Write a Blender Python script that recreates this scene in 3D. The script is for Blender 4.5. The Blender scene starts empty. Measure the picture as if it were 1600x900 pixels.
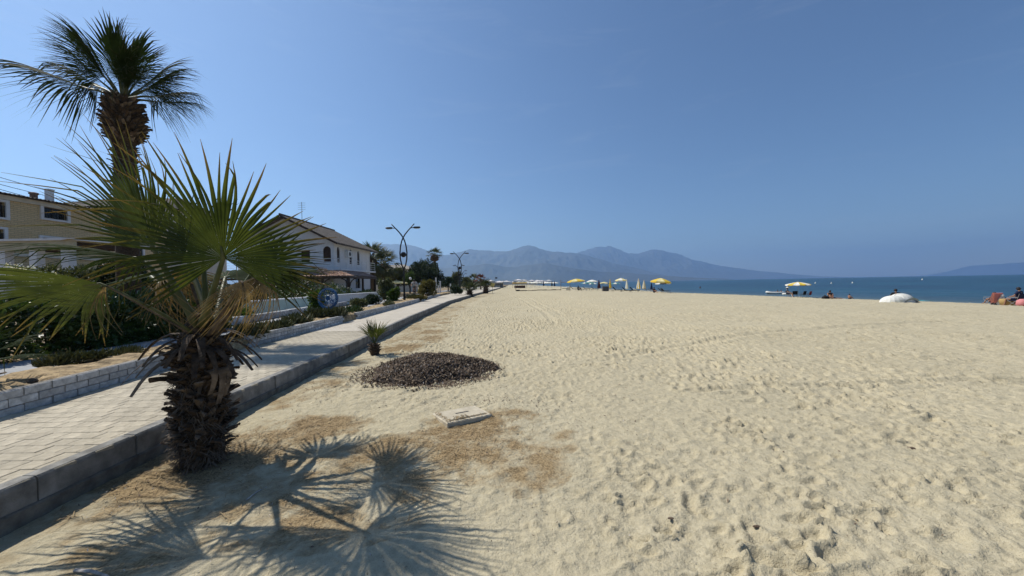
import bpy, bmesh, math, random
import numpy as np
from mathutils import Vector, Matrix
from mathutils.geometry import tessellate_polygon

rnd = random.Random(7)
nprng = np.random.default_rng(11)
scene = bpy.context.scene
C = scene.collection
rad = math.radians

# ------------------------------------------------------------------ camera
EYE = 1.6
FPX = 578.0                      # focal length in pixels of the 1600 wide photograph
PITCH, ROLL = rad(-0.7), rad(1.04)
_F = Vector((0, math.cos(PITCH), math.sin(PITCH)))
_U0 = Vector((0, -math.sin(PITCH), math.cos(PITCH)))
_R0 = Vector((1, 0, 0))
_R = _R0 * math.cos(ROLL) - _U0 * math.sin(ROLL)
_U = _U0 * math.cos(ROLL) + _R0 * math.sin(ROLL)
cam_data = bpy.data.cameras.new('camera')
cam = bpy.data.objects.new('camera', cam_data)
C.objects.link(cam)
cam.matrix_world = Matrix(((_R.x, _U.x, -_F.x, 0), (_R.y, _U.y, -_F.y, 0), (_R.z, _U.z, -_F.z, EYE), (0, 0, 0, 1)))
cam_data.sensor_width = 36.0
cam_data.lens = FPX / 1600 * 36.0
cam_data.clip_start = 0.05
cam_data.clip_end = 60000
scene.camera = cam

# ------------------------------------------------------------------ sky, sun, exposure
SUN_EL = rad(50)
SUN_AZ = rad(-64)                # from +Y, negative = to the left
SUN = Vector((math.sin(SUN_AZ) * math.cos(SUN_EL), math.cos(SUN_AZ) * math.cos(SUN_EL), math.sin(SUN_EL)))
world = bpy.data.worlds.new('World')
scene.world = world
world.use_nodes = True
wn = world.node_tree
wn.nodes.clear()
sky = wn.nodes.new('ShaderNodeTexSky')
sky.sky_type = 'NISHITA'
sky.sun_disc = False
sky.sun_elevation = SUN_EL
sky.sun_rotation = SUN_AZ
sky.altitude = 0
sky.air_density = 1.15
sky.dust_density = 0.35
sky.ozone_density = 8.0
bg = wn.nodes.new('ShaderNodeBackground')
bg.inputs['Strength'].default_value = 0.081
wo = wn.nodes.new('ShaderNodeOutputWorld')
# thin, barely visible cirrus streaks over the whole sky
wtc = wn.nodes.new('ShaderNodeTexCoord')
wmp = wn.nodes.new('ShaderNodeMapping')
wmp.inputs['Rotation'].default_value = (0, rad(4), rad(20))
wmp.inputs['Scale'].default_value = (1.6, 1.6, 9.0)
wnz = wn.nodes.new('ShaderNodeTexNoise')
wnz.inputs['Scale'].default_value = 2.2
wnz.inputs['Detail'].default_value = 8
wnz.inputs['Roughness'].default_value = 0.62
wnz.inputs['Distortion'].default_value = 0.6
wrp = wn.nodes.new('ShaderNodeValToRGB')
wrp.color_ramp.elements[0].position = 0.56
wrp.color_ramp.elements[0].color = (0, 0, 0, 1)
wrp.color_ramp.elements[1].position = 0.78
wrp.color_ramp.elements[1].color = (0.09, 0.09, 0.09, 1)
wmx = wn.nodes.new('ShaderNodeMixRGB')
wmx.inputs[2].default_value = (6.5, 7.0, 7.6, 1)
wn.links.new(wtc.outputs['Generated'], wmp.inputs[0])
wn.links.new(wmp.outputs[0], wnz.inputs['Vector'])
wn.links.new(wnz.outputs[0], wrp.inputs[0])
wn.links.new(wrp.outputs[0], wmx.inputs[0])
wn.links.new(sky.outputs[0], wmx.inputs[1])
wn.links.new(wmx.outputs[0], bg.inputs[0])
wn.links.new(bg.outputs[0], wo.inputs[0])
sd = bpy.data.lights.new('sun', 'SUN')
sd.energy = 5.0
sd.angle = rad(0.53)
sd.color = (1.0, 0.95, 0.86)
so = bpy.data.objects.new('sun', sd)
C.objects.link(so)
so.location = (-30, 20, 40)
so.rotation_euler = SUN.to_track_quat('Z', 'Y').to_euler()
scene.view_settings.view_transform = 'Standard'
scene.view_settings.look = 'None'
scene.view_settings.exposure = 0.2
scene.view_settings.gamma = 1.0
scene.cycles.max_bounces = 6
scene.cycles.volume_bounces = 1
scene.cycles.use_denoising = True


# ------------------------------------------------------------------ helpers
def ray(px, py):
    return _F * FPX + _R * (px - 800) + _U * (450 - py)


def g(px, py, z=0.0):
    d = ray(px, py)
    t = (z - EYE) / d.z
    return Vector((d.x * t, d.y * t, z))


def at(px, py, Y):
    d = ray(px, py)
    t = Y / d.y
    return Vector((d.x * t, Y, EYE + d.z * t))


def lin(r, gg, b):
    f = lambda c: ((c / 255 + 0.055) / 1.055) ** 2.4 if c > 10 else c / 255 / 12.92
    return (f(r), f(gg), f(b))


def interp(pts, y):
    return np.interp(y, [p[0] for p in pts], [p[1] for p in pts])


KERB = [(-60, -3.1), (0, -3.38), (3, -3.44), (8, -3.70), (15.8, -4.35), (30, -5.1), (50, -5.1), (65, -4.8), (120, -4.0), (160, -4)]
WALL = [(-60, -4.0), (0, -5.1), (4, -5.47), (6, -5.77), (9, -5.98), (14, -6.24), (25, -7.0), (42, -8.5), (60, -9.0), (160, -9)]
STRIP = [(-60, -6.0), (0, -6.7), (7, -6.95), (14, -7.05), (20, -7.9), (29, -9.0), (42, -10.2), (60, -11), (160, -11)]
PATHL = [(-60, -8.0), (0, -8.0), (7.5, -8.0), (10.5, -8.1), (13, -8.5), (17, -9.1), (25, -9.6), (33, -10.4), (45, -12), (60, -13), (160, -13)]
SHORE = [(-200, 66), (-60, 60), (20, 50.5), (34, 47.6), (42, 45.0), (56, 43.2), (86, 38.5), (178, 37), (300, 34), (430, 30)]
SEA_Z = -1.25
kerb_x = lambda y: float(interp(KERB, y))
wall_x = lambda y: float(interp(WALL, y))


def base_z(x, y):
    d = interp(SHORE, y) - x
    t = np.clip((d - 4) / 32, 0, 1)
    z = -1.05 * (1 - t) ** 1.6
    z = np.where(d < 4, -1.05 + (d - 4) * 0.05, z)
    z = np.where(d < 0, -1.25 + np.maximum(d * 0.06, -2.0), z)
    return z


def gz(x, y):
    return float(base_z(np.array(x, float), np.array(y, float)))


HAZE_D = 1.0e-4

# ---- materials
MATS = {}


def mat(name, col, rough=0.7, var=0.15, scale=8.0, bump=0.0, bscale=40.0, metal=0.0, spec=0.3, col2=None, trans=0.0, detail=4.0, stretch=None, tip=None, stain=0.0):
    """procedural material: base colour broken up by noise, optional bump, optional translucency, optional tip colour by vertex attribute"""
    if name in MATS:
        return MATS[name]
    m = bpy.data.materials.new(name)
    m.use_nodes = True
    nt = m.node_tree
    N, L = nt.nodes, nt.links
    b = N['Principled BSDF']
    b.inputs['Roughness'].default_value = rough
    b.inputs['Metallic'].default_value = metal
    b.inputs['Specular IOR Level'].default_value = spec
    tc = N.new('ShaderNodeTexCoord')
    co = tc.outputs['Object']
    if stretch:
        mp = N.new('ShaderNodeMapping')
        mp.inputs['Scale'].default_value = stretch
        L.new(co, mp.inputs[0])
        co = mp.outputs[0]
    nz = N.new('ShaderNodeTexNoise')
    nz.inputs['Scale'].default_value = scale
    nz.inputs['Detail'].default_value = detail
    nz.inputs['Roughness'].default_value = 0.6
    L.new(co, nz.inputs['Vector'])
    rp = N.new('ShaderNodeValToRGB')
    c2 = col2 or tuple(min(1, c * (1 + var)) for c in col)
    c1 = tuple(c * (1 - var) for c in col)
    rp.color_ramp.elements[0].position = 0.32
    rp.color_ramp.elements[1].position = 0.68
    rp.color_ramp.elements[0].color = (*c1, 1)
    rp.color_ramp.elements[1].color = (*c2, 1)
    L.new(nz.outputs[0], rp.inputs[0])
    out = rp.outputs[0]
    # every object a slightly different tone
    oi = N.new('ShaderNodeObjectInfo')
    mr = N.new('ShaderNodeMapRange')
    mr.inputs['To Min'].default_value = 1 - var * 0.6
    mr.inputs['To Max'].default_value = 1 + var * 0.6
    L.new(oi.outputs['Random'], mr.inputs[0])
    hs = N.new('ShaderNodeHueSaturation')
    L.new(mr.outputs[0], hs.inputs['Value'])
    L.new(out, hs.inputs['Color'])
    out = hs.outputs[0]
    if stain:                                        # dirt patches that run across neighbouring pieces
        ge = N.new('ShaderNodeNewGeometry')
        for sc_, k_ in ((.9, stain), (5.0, stain * .7)):
            sn = N.new('ShaderNodeTexNoise')
            sn.inputs['Scale'].default_value = sc_
            sn.inputs['Detail'].default_value = 7
            sn.inputs['Roughness'].default_value = .65
            L.new(ge.outputs['Position'], sn.inputs['Vector'])
            sr = N.new('ShaderNodeMapRange')
            sr.inputs['From Min'].default_value = .32
            sr.inputs['From Max'].default_value = .62
            sr.inputs['To Min'].default_value = 1 - k_
            sr.inputs['To Max'].default_value = 1.0
            L.new(sn.outputs[0], sr.inputs[0])
            h2 = N.new('ShaderNodeHueSaturation')
            L.new(sr.outputs[0], h2.inputs['Value'])
            L.new(out, h2.inputs['Color'])
            out = h2.outputs[0]
    if tip:
        a = N.new('ShaderNodeAttribute')
        a.attribute_name = 'tip'
        mx = N.new('ShaderNodeMixRGB')
        L.new(a.outputs['Fac'], mx.inputs[0])
        L.new(out, mx.inputs[1])
        mx.inputs[2].default_value = (*tip, 1)
        out = mx.outputs[0]
    L.new(out, b.inputs['Base Color'])
    if bump:
        n2 = N.new('ShaderNodeTexNoise')
        n2.inputs['Scale'].default_value = bscale
        n2.inputs['Detail'].default_value = 5
        L.new(co, n2.inputs['Vector'])
        bp = N.new('ShaderNodeBump')
        bp.inputs['Strength'].default_value = 1.0
        bp.inputs['Distance'].default_value = bump
        L.new(n2.outputs[0], bp.inputs['Height'])
        L.new(bp.outputs[0], b.inputs['Normal'])
    if trans:
        t = N.new('ShaderNodeBsdfTranslucent')
        br = N.new('ShaderNodeMixRGB')
        br.blend_type = 'MULTIPLY'
        br.inputs[0].default_value = 1
        L.new(out, br.inputs[1])
        br.inputs[2].default_value = (1.3, 1.25, 0.6, 1)
        L.new(br.outputs[0], t.inputs[0])
        ms = N.new('ShaderNodeMixShader')
        ms.inputs[0].default_value = trans
        L.new(b.outputs[0], ms.inputs[1])
        L.new(t.outputs[0], ms.inputs[2])
        L.new(ms.outputs[0], N['Material Output'].inputs[0])
    MATS[name] = m
    return m


# ---- mesh building
class MB:
    def __init__(s):
        s.v, s.f, s.a = [], [], []

    def vert(s, p, a=0.0):
        s.v.append((p[0], p[1], p[2]))
        s.a.append(a)
        return len(s.v) - 1

    def poly(s, pts):
        i = len(s.v)
        for p in pts:
            s.vert(p)
        s.f.append(tuple(range(i, i + len(pts))))

    def box(s, lo, hi, bev=0.0, M=None):
        x0, y0, z0 = lo
        x1, y1, z1 = hi
        if bev <= 0:
            P = [(x0, y0, z0), (x1, y0, z0), (x1, y1, z0), (x0, y1, z0), (x0, y0, z1), (x1, y0, z1), (x1, y1, z1), (x0, y1, z1)]
            F = [(0, 3, 2, 1), (4, 5, 6, 7), (0, 1, 5, 4), (1, 2, 6, 5), (2, 3, 7, 6), (3, 0, 4, 7)]
        else:                                          # top edges chamfered
            b = bev
            P = [(x0, y0, z0), (x1, y0, z0), (x1, y1, z0), (x0, y1, z0),
                 (x0, y0, z1 - b), (x1, y0, z1 - b), (x1, y1, z1 - b), (x0, y1, z1 - b),
                 (x0 + b, y0 + b, z1), (x1 - b, y0 + b, z1), (x1 - b, y1 - b, z1), (x0 + b, y1 - b, z1)]
            F = [(0, 3, 2, 1), (8, 9, 10, 11), (0, 1, 5, 4), (1, 2, 6, 5), (2, 3, 7, 6), (3, 0, 4, 7), (4, 5, 9, 8), (5, 6, 10, 9), (6, 7, 11, 10), (7, 4, 8, 11)]
        i = len(s.v)
        for p in P:
            s.vert(M @ Vector(p) if M else p)
        s.f += [tuple(k + i for k in f) for f in F]
        return s

    def tube(s, pts, r, n=8, caps=True):
        pts = [Vector(p) for p in pts]
        rr = r if isinstance(r, (list, tuple)) else [r] * len(pts)
        rings = []
        prev = None
        for k, p in enumerate(pts):
            t = (pts[min(k + 1, len(pts) - 1)] - pts[max(k - 1, 0)]).normalized()
            if prev is None:
                u = t.orthogonal().normalized()
            else:
                u = (prev - t * prev.dot(t))
                u = u.normalized() if u.length > 1e-6 else t.orthogonal().normalized()
            prev = u
            w = t.cross(u)
            rings.append([s.vert(p + (u * math.cos(2 * math.pi * j / n) + w * math.sin(2 * math.pi * j / n)) * rr[k], k / max(1, len(pts) - 1)) for j in range(n)])
        for a, b in zip(rings, rings[1:]):
            for j in range(n):
                s.f.append((a[j], a[(j + 1) % n], b[(j + 1) % n], b[j]))
        if caps:
            s.f.append(tuple(reversed(rings[0])))
            s.f.append(tuple(rings[-1]))
        return s

    def lathe(s, prof, n=16, c=(0, 0, 0), sx=1.0, sy=1.0):
        rings = []
        for r, z in prof:
            rings.append([s.vert((c[0] + sx * r * math.cos(2 * math.pi * j / n), c[1] + sy * r * math.sin(2 * math.pi * j / n), c[2] + z)) for j in range(n)])
        for a, b in zip(rings, rings[1:]):
            for j in range(n):
                s.f.append((a[j], a[(j + 1) % n], b[(j + 1) % n], b[j]))
        s.f.append(tuple(reversed(rings[0])))
        s.f.append(tuple(rings[-1]))
        return s

    def ball(s, c, r, n=12, m=8, sz=1.0):
        return s.lathe([(max(1e-4, r * math.sin(math.pi * k / m)), -r * sz * math.cos(math.pi * k / m)) for k in range(m + 1)], n, c)

    def mesh(s, name, m, smooth=False):
        me = bpy.data.meshes.new(name)
        me.from_pydata(s.v, [], s.f)
        if any(s.a):
            at_ = me.attributes.new('tip', 'FLOAT', 'POINT')
            at_.data.foreach_set('value', s.a)
        me.materials.append(m)
        if smooth:
            me.polygons.foreach_set('use_smooth', [True] * len(me.polygons))
        me.update()
        return me

    def build(s, name, m, parent=None, loc=(0, 0, 0), smooth=False):
        return link(name, s.mesh(name, m, smooth), parent, loc)


def link(name, me, parent=None, loc=(0, 0, 0), rot=None, sc=None):
    o = bpy.data.objects.new(name, me)
    C.objects.link(o)
    o.location = loc
    if rot is not None:
        o.rotation_euler = rot
    if sc is not None:
        o.scale = sc if hasattr(sc, '__len__') else (sc, sc, sc)
    if parent:
        o.parent = parent
    return o


def tag(o, label, cat, group=None):
    o['label'] = label
    o['category'] = cat
    if group:
        o['group'] = group
    return o


def thing(name, label, cat, loc=(0, 0, 0), rz=0.0, group=None):
    o = bpy.data.objects.new(name, None)
    C.objects.link(o)
    o.empty_display_size = 0.2
    o.location = loc
    o.rotation_euler = (0, 0, rz)
    return tag(o, label, cat, group)


def struct(o, kind='structure'):
    o['kind'] = kind
    return o


def np_mesh(name, verts, faces, m, attrs=None, smooth=False):
    """verts (n,3), faces (k,4) or (k,3)"""
    me = bpy.data.meshes.new(name)
    nv, (nf, k) = len(verts), faces.shape
    me.vertices.add(nv)
    me.vertices.foreach_set('co', np.ascontiguousarray(verts, np.float32).ravel())
    me.loops.add(nf * k)
    me.loops.foreach_set('vertex_index', np.ascontiguousarray(faces, np.int32).ravel())
    me.polygons.add(nf)
    me.polygons.foreach_set('loop_start', np.arange(0, nf * k, k, dtype=np.int32))
    me.polygons.foreach_set('loop_total', np.full(nf, k, np.int32))
    me.update(calc_edges=True)
    for an, av in (attrs or {}).items():
        a = me.attributes.new(an, 'FLOAT', 'POINT')
        a.data.foreach_set('value', np.ascontiguousarray(av, np.float32))
    if smooth:
        me.polygons.foreach_set('use_smooth', np.ones(nf, bool))
    me.materials.append(m)
    me.validate()
    return me


def grid_faces(nr, nc):
    i = np.arange(nr * nc).reshape(nr, nc)
    return np.stack([i[:-1, :-1].ravel(), i[:-1, 1:].ravel(), i[1:, 1:].ravel(), i[1:, :-1].ravel()], 1)


def fft_noise(n, beta, lo=1, hi=None, seed=0):
    """periodic noise tile, power falling with frequency"""
    r = np.random.default_rng(seed)
    fx = np.fft.fftfreq(n)[:, None] * n
    fy = np.fft.rfftfreq(n)[None, :] * n
    f = np.sqrt(fx ** 2 + fy ** 2)
    f[0, 0] = 1
    amp = f ** (-beta)
    amp[f < lo] = 0
    if hi:
        amp *= np.exp(-(f / hi) ** 2)
    ph = r.random(amp.shape) * 2 * np.pi
    a = np.fft.irfft2(amp * np.exp(1j * ph), s=(n, n))
    return a / a.std()


def tile_sample(t, x, y, size):
    n = t.shape[0]
    u = (x / size * n) % n
    v = (y / size * n) % n
    i, j = np.floor(u).astype(int) % n, np.floor(v).astype(int) % n
    fu, fv = u - np.floor(u), v - np.floor(v)
    i2, j2 = (i + 1) % n, (j + 1) % n
    return (t[i, j] * (1 - fu) * (1 - fv) + t[i2, j] * fu * (1 - fv) + t[i, j2] * (1 - fu) * fv + t[i2, j2] * fu * fv)


NOISE = fft_noise(512, 1.6, 2, None, 3)


def vnoise(x, y, size):
    return tile_sample(NOISE, x, y, size)


# leaf quads scattered through lumps: real foliage geometry
def foliage(name, m, lumps, n, leaf, parent=None, loc=(0, 0, 0), seed=0, aspect=2.2, upright=0.0, shell=0.55, flat=False):
    r = np.random.default_rng(seed)
    L = np.array(lumps, float)                       # cx cy cz rx ry rz
    w = (L[:, 3] * L[:, 4] * L[:, 5]) ** 0.67
    k = r.choice(len(L), n, p=w / w.sum())
    d = r.normal(size=(n, 3))
    d /= np.linalg.norm(d, axis=1)[:, None]
    rr = shell + (1 - shell) * r.random(n) ** 0.6
    rr *= 1 + 0.10 * r.normal(size=n)
    p = L[k, :3] + d * L[k, 3:] * rr[:, None]
    if flat:
        p[:, 2] = np.maximum(p[:, 2], 0.02)
    a = d * 0.6 + r.normal(size=(n, 3)) * 0.6 + np.array([0, 0, upright])
    a /= np.linalg.norm(a, axis=1)[:, None]
    b = np.cross(a, r.normal(size=(n, 3)))
    b /= np.linalg.norm(b, axis=1)[:, None]
    ln = leaf * (0.6 + 0.8 * r.random(n))[:, None]
    wd = ln / aspect
    c = np.cross(a, b)
    v = np.stack([p, p + a * ln * 0.45 + b * wd * 0.5 + c * wd * .15, p + a * ln, p + a * ln * 0.45 - b * wd * 0.5 + c * wd * .15], 1).reshape(-1, 3)
    f = np.arange(n * 4).reshape(n, 4)
    me = np_mesh(name, v, f, m)
    o = link(name, me, parent, loc)
    return o


def gg(px, py):
    z = 0.0
    for _ in range(6):
        p = g(px, py, z)
        z = gz(p.x, p.y)
    return g(px, py, z)


# ------------------------------------------------------------------ sand
TILE, TS = 1536, 9.6


def make_prints():
    r = np.random.default_rng(5)
    h = fft_noise(TILE, 1.5, 14, 170, 21) * 0.004
    px = TILE / TS
    w = int(0.34 * px)
    yy, xx = np.mgrid[-w:w + 1, -w:w + 1] / px
    for _ in range(int(TS * TS * 48)):
        a = r.random() * np.pi * 2
        if r.random() < .55:
            a = np.pi / 2 + r.normal() * .5
        u = xx * np.cos(a) + yy * np.sin(a)
        v = -xx * np.sin(a) + yy * np.cos(a)
        s = (.75 + .45 * r.random()) if r.random() < .80 else (1.3 + .7 * r.random())
        la, lb = (0.046 + .030 * r.random()) * s, (0.025 + .018 * r.random()) * s
        q = np.sqrt((u / la) ** 2 + ((v + .18 * u * u / la) / lb) ** 2)
        q += .12 * np.sin(3 * np.arctan2(v, u) + r.random() * 6)
        D = (0.011 + .016 * r.random()) * (1 + .12 * (s > 1.25))
        st = -D * np.clip((1.10 - q) * 1.3, 0, 1) ** .6 + .70 * D * np.exp(-((q - 1.30) / .28) ** 2) * (1 + .7 * np.sign(u) * np.minimum(1, np.abs(u / la)))
        mk = np.clip(1.5 - q, 0, 1) * .8
        ci, cj = r.integers(0, TILE, 2)
        I = (ci + np.arange(-w, w + 1)) % TILE
        J = (cj + np.arange(-w, w + 1)) % TILE
        ix = np.ix_(I, J)
        h[ix] = h[ix] * (1 - mk) + st
    h += fft_noise(TILE, .7, 60, 520, 22) * 0.0022
    return h - h.mean()


PRINTS = make_prints()
TRACKS = []
for pl, wd, dp in [([(1640, 590), (1480, 596), (1330, 602), (1200, 607), (1090, 613)], .08, .030),
                   ([(1480, 503), (1300, 512), (1210, 519), (1150, 526), (1090, 538), (1020, 551), (960, 560)], .14, .032),
                   ([(792, 458), (806, 464), (826, 474), (850, 489), (868, 505)], .12, .022),
                   ([(806, 458), (826, 466), (850, 478), (880, 493)], .12, .022),
                   ([(1000, 880), (1080, 800), (1150, 760), (1260, 720), (1400, 690)], .04, .006)]:
    TRACKS.append(([gg(*p) for p in pl], wd, dp))
# straw and debris zones: x, y, rx, ry, strength
STRAW = [(-2.6, 3.9, .55, .55, 1.0), (-3.15, 3.4, .45, .7, 1.0), (-2.2, 4.25, .5, .3, .9), (-.55, 4.25, .5, .38, 1.0), (-.35, 3.75, .42, .55, .9), (.0, 4.4, .35, .3, .7),
         (-.8, 4.0, .3, .25, .8), (-1.4, 3.1, .9, .7, .62), (-1.0, 3.55, .6, .4, .6), (-2.9, 9.2, .55, .8, .9), (-2.85, 11.5, .75, 2.2, .62), (-3.5, 16, .8, 3.5, .5), (-4.1, 24, .9, 5, .45),
         (-3.25, 7.2, .35, .7, .6), (-2.5, 2.7, .9, .6, .62), (-3.2, 5.6, .5, .7, .6), (-4.3, 36, .8, 8, .4), (-4.1, 55, 1.0, 10, .35), (.35, 3.9, .35, .35, .5), (-.1, 3.3, .5, .4, .45)]


def straw_mask(x, y):
    m = np.zeros_like(x)
    for cx, cy, rx, ry, s in STRAW:
        d = ((x - cx) / rx) ** 2 + ((y - cy) / ry) ** 2
        m = np.maximum(m, s * np.clip(1.6 - d, 0, 1))
    n = vnoise(x, y, 3.1) * .30 + vnoise(x + 5, y - 3, .9) * .22
    return np.clip(m * 1.1 + n * (m > 0.02) - .12, 0, 1)


def sand_disp(x, y):
    a = tile_sample(PRINTS, x, y, TS)
    far = (np.abs(x) > 6) | (y > 8.2)
    b = tile_sample(PRINTS, y * .83 + 3.7, x * 1.13 + 9.1, TS)
    h = np.where(far, np.where(np.abs(a) > np.abs(b), a, b), a)
    h = h * np.clip(0.88 + .30 * vnoise(x, y, 14.0) + .18 * vnoise(x + 9, y + 4, 4.5), .35, 1.2)
    st = straw_mask(x, y)
    near = np.clip((x + 3.6) / .9, 0.25, 1) * np.clip(1 - .55 * st, .3, 1)
    calm = np.clip((np.hypot((x + 2.0) / 2.6, (y - 3.2) / 2.4) - .55) / .6, .38, 1)     # trodden flat round the palm
    h = h * near * calm
    h = h + vnoise(x + 2, y + 7, 26.0) * .016 + vnoise(x, y, 7.0) * .006
    for pl, wd, dp in TRACKS:
        dm = np.full(x.shape, 9.0)
        for p, q in zip(pl, pl[1:]):
            e = q - p
            t = np.clip(((x - p.x) * e.x + (y - p.y) * e.y) / (e.x ** 2 + e.y ** 2), 0, 1)
            dm = np.minimum(dm, np.hypot(x - p.x - t * e.x, y - p.y - t * e.y))
        h = h + dp * (-np.exp(-(dm / wd) ** 2) + .6 * np.exp(-((dm - 1.9 * wd) / (.7 * wd)) ** 2))
    # drifts lie against the kerb; gentle hollow round the palm foot
    d = interp(SHORE, y) - x
    return h * np.clip(d / 3, 0, 1)


def sz(x, y):
    return float((base_z(np.array([x]), np.array([y])) + sand_disp(np.array([x], float), np.array([y], float)))[0])


def grow(a, b, step, rate, ref=0.0):
    out = [a]
    while out[-1] < b:
        out.append(out[-1] + max(step, rate * abs(out[-1] - ref)))
    return out


ys = list(np.linspace(-45, 0.6, 24)[:-1]) + grow(0.6, 7, .016, .0065) + grow(7.02, 430, .045, .0072)
xs = list(np.arange(-6.2, -4.2, .1)) + list(np.arange(-4.2, 6.5, .023)) + grow(6.53, 78, .03, .0068)
ys, xs = np.array(ys), np.array(xs)
X, Y = np.meshgrid(xs, ys)
xf, yf = X.ravel(), Y.ravel()
zf = base_z(xf, yf) + sand_disp(xf, yf)
wet = np.clip(1.0 - (interp(SHORE, yf) - xf - .4) / 1.5, 0, 1)


def sand_material():
    m = bpy.data.materials.new('sand')
    m.use_nodes = True
    N, L = m.node_tree.nodes, m.node_tree.links
    b = N['Principled BSDF']
    b.inputs['Roughness'].default_value = .95
    b.inputs['Specular IOR Level'].default_value = .12
    tc = N.new('ShaderNodeTexCoord')

    def noise(s, d, r=.6):
        n = N.new('ShaderNodeTexNoise')
        n.inputs['Scale'].default_value = s
        n.inputs['Detail'].default_value = d
        n.inputs['Roughness'].default_value = r
        L.new(tc.outputs['Object'], n.inputs['Vector'])
        return n.outputs[0]

    def ramp(src, p0, c0, p1, c1):
        r = N.new('ShaderNodeValToRGB')
        r.color_ramp.elements[0].position, r.color_ramp.elements[1].position = p0, p1
        r.color_ramp.elements[0].color, r.color_ramp.elements[1].color = (*c0, 1), (*c1, 1)
        L.new(src, r.inputs[0])
        return r.outputs[0]

    def mix(f, a, bb, mode='MIX'):
        x = N.new('ShaderNodeMixRGB')
        x.blend_type = mode
        for k, s in enumerate((f, a, bb)):
            if hasattr(s, 'links'):
                L.new(s, x.inputs[k])
            else:
                x.inputs[k].default_value = s if k == 0 else (*s, 1)
        return x.outputs[0]

    def attr(n):
        a = N.new('ShaderNodeAttribute')
        a.attribute_name = n
        return a.outputs['Fac']
    col = ramp(noise(.35, 5), .3, (.385, .34, .225), .7, (.475, .42, .285))
    col = mix(.5, col, ramp(noise(22, 4), .3, (.31, .27, .175), .7, (.54, .48, .335)))
    spk = ramp(noise(140, 2, .5), .62, (0, 0, 0), .72, (1, 1, 1))
    col = mix(spk, col, (.24, .19, .125))
    col = mix(.18, col, ramp(noise(380, 2, .5), .35, (.16, .12, .07), .65, (.7, .6, .44)))
    strawc = ramp(noise(60, 4), .3, (.12, .082, .044), .7, (.40, .30, .165))
    col = mix(attr('straw'), col, strawc)
    wetf = attr('wet')
    col = mix(wetf, col, (.12, .10, .07))
    L.new(col, b.inputs['Base Color'])
    bp = N.new('ShaderNodeBump')
    bp.inputs['Distance'].default_value = .012
    bp.inputs['Strength'].default_value = .8
    L.new(noise(55, 6, .65), bp.inputs['Height'])
    b2 = N.new('ShaderNodeBump')
    b2.inputs['Distance'].default_value = .10
    b2.inputs['Strength'].default_value = .5
    L.new(noise(6.5, 5, .62), b2.inputs['Height'])
    L.new(b2.outputs[0], bp.inputs['Normal'])
    L.new(bp.outputs[0], b.inputs['Normal'])
    return m


sand = link('sand', np_mesh('sand', np.stack([xf, yf, zf], 1), grid_faces(len(ys), len(xs)), sand_material(),
                            {'straw': straw_mask(xf, yf), 'wet': wet}, True))
struct(sand)

# ------------------------------------------------------------------ sea
def sea_material():
    m = bpy.data.materials.new('sea_water')
    m.use_nodes = True
    N, L = m.node_tree.nodes, m.node_tree.links
    b = N['Principled BSDF']
    b.inputs['Roughness'].default_value = .30
    b.inputs['IOR'].default_value = 1.33
    tc = N.new('ShaderNodeTexCoord')
    mp = N.new('ShaderNodeMapping')
    mp.inputs['Rotation'].default_value = (0, 0, rad(-25))
    mp.inputs['Scale'].default_value = (1, .35, 1)
    L.new(tc.outputs['Object'], mp.inputs[0])
    hs = []
    for s, dist in ((.9, .55), (.12, 1.6), (3.5, .12)):
        n = N.new('ShaderNodeTexNoise')
        n.inputs['Scale'].default_value = s
        n.inputs['Detail'].default_value = 4
        L.new(mp.outputs[0], n.inputs['Vector'])
        bp = N.new('ShaderNodeBump')
        bp.inputs['Distance'].default_value = dist
        bp.inputs['Strength'].default_value = 1
        L.new(n.outputs[0], bp.inputs['Height'])
        if hs:
            L.new(hs[-1].outputs[0], bp.inputs['Normal'])
        hs.append(bp)
    L.new(hs[-1].outputs[0], b.inputs['Normal'])
    n = N.new('ShaderNodeTexNoise')
    n.inputs['Scale'].default_value = .02
    n.inputs['Detail'].default_value = 6
    L.new(mp.outputs[0], n.inputs['Vector'])
    r = N.new('ShaderNodeValToRGB')
    r.color_ramp.elements[0].position, r.color_ramp.elements[1].position = .35, .65
    r.color_ramp.elements[0].color = (.003, .024, .050, 1)
    r.color_ramp.elements[1].color = (.007, .045, .074, 1)
    L.new(n.outputs[0], r.inputs[0])
    m3 = N.new('ShaderNodeMapping')
    m3.inputs['Rotation'].default_value = (0, 0, rad(-38))
    m3.inputs['Scale'].default_value = (.05, .30, 1)
    L.new(tc.outputs['Object'], m3.inputs[0])
    n3 = N.new('ShaderNodeTexNoise')
    n3.inputs['Scale'].default_value = 1.0
    n3.inputs['Detail'].default_value = 9
    n3.inputs['Roughness'].default_value = .75
    L.new(m3.outputs[0], n3.inputs['Vector'])
    r3 = N.new('ShaderNodeMapRange')
    r3.inputs['From Min'].default_value = .3
    r3.inputs['From Max'].default_value = .7
    r3.inputs['To Min'].default_value = .35
    r3.inputs['To Max'].default_value = 1.9
    L.new(n3.outputs[0], r3.inputs[0])
    h3 = N.new('ShaderNodeHueSaturation')
    L.new(r3.outputs[0], h3.inputs['Value'])
    L.new(r.outputs[0], h3.inputs['Color'])
    r = h3
    sa = N.new('ShaderNodeAttribute')
    sa.attribute_name = 'tip'
    sm = N.new('ShaderNodeMixRGB')
    L.new(sa.outputs['Fac'], sm.inputs[0])
    L.new(r.outputs[0], sm.inputs[1])
    sm.inputs[2].default_value = (.085, .115, .105, 1)          # sandy shallows
    L.new(sm.outputs[0], b.inputs['Base Color'])
    b.inputs['Specular IOR Level'].default_value = .28
    return m


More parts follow.
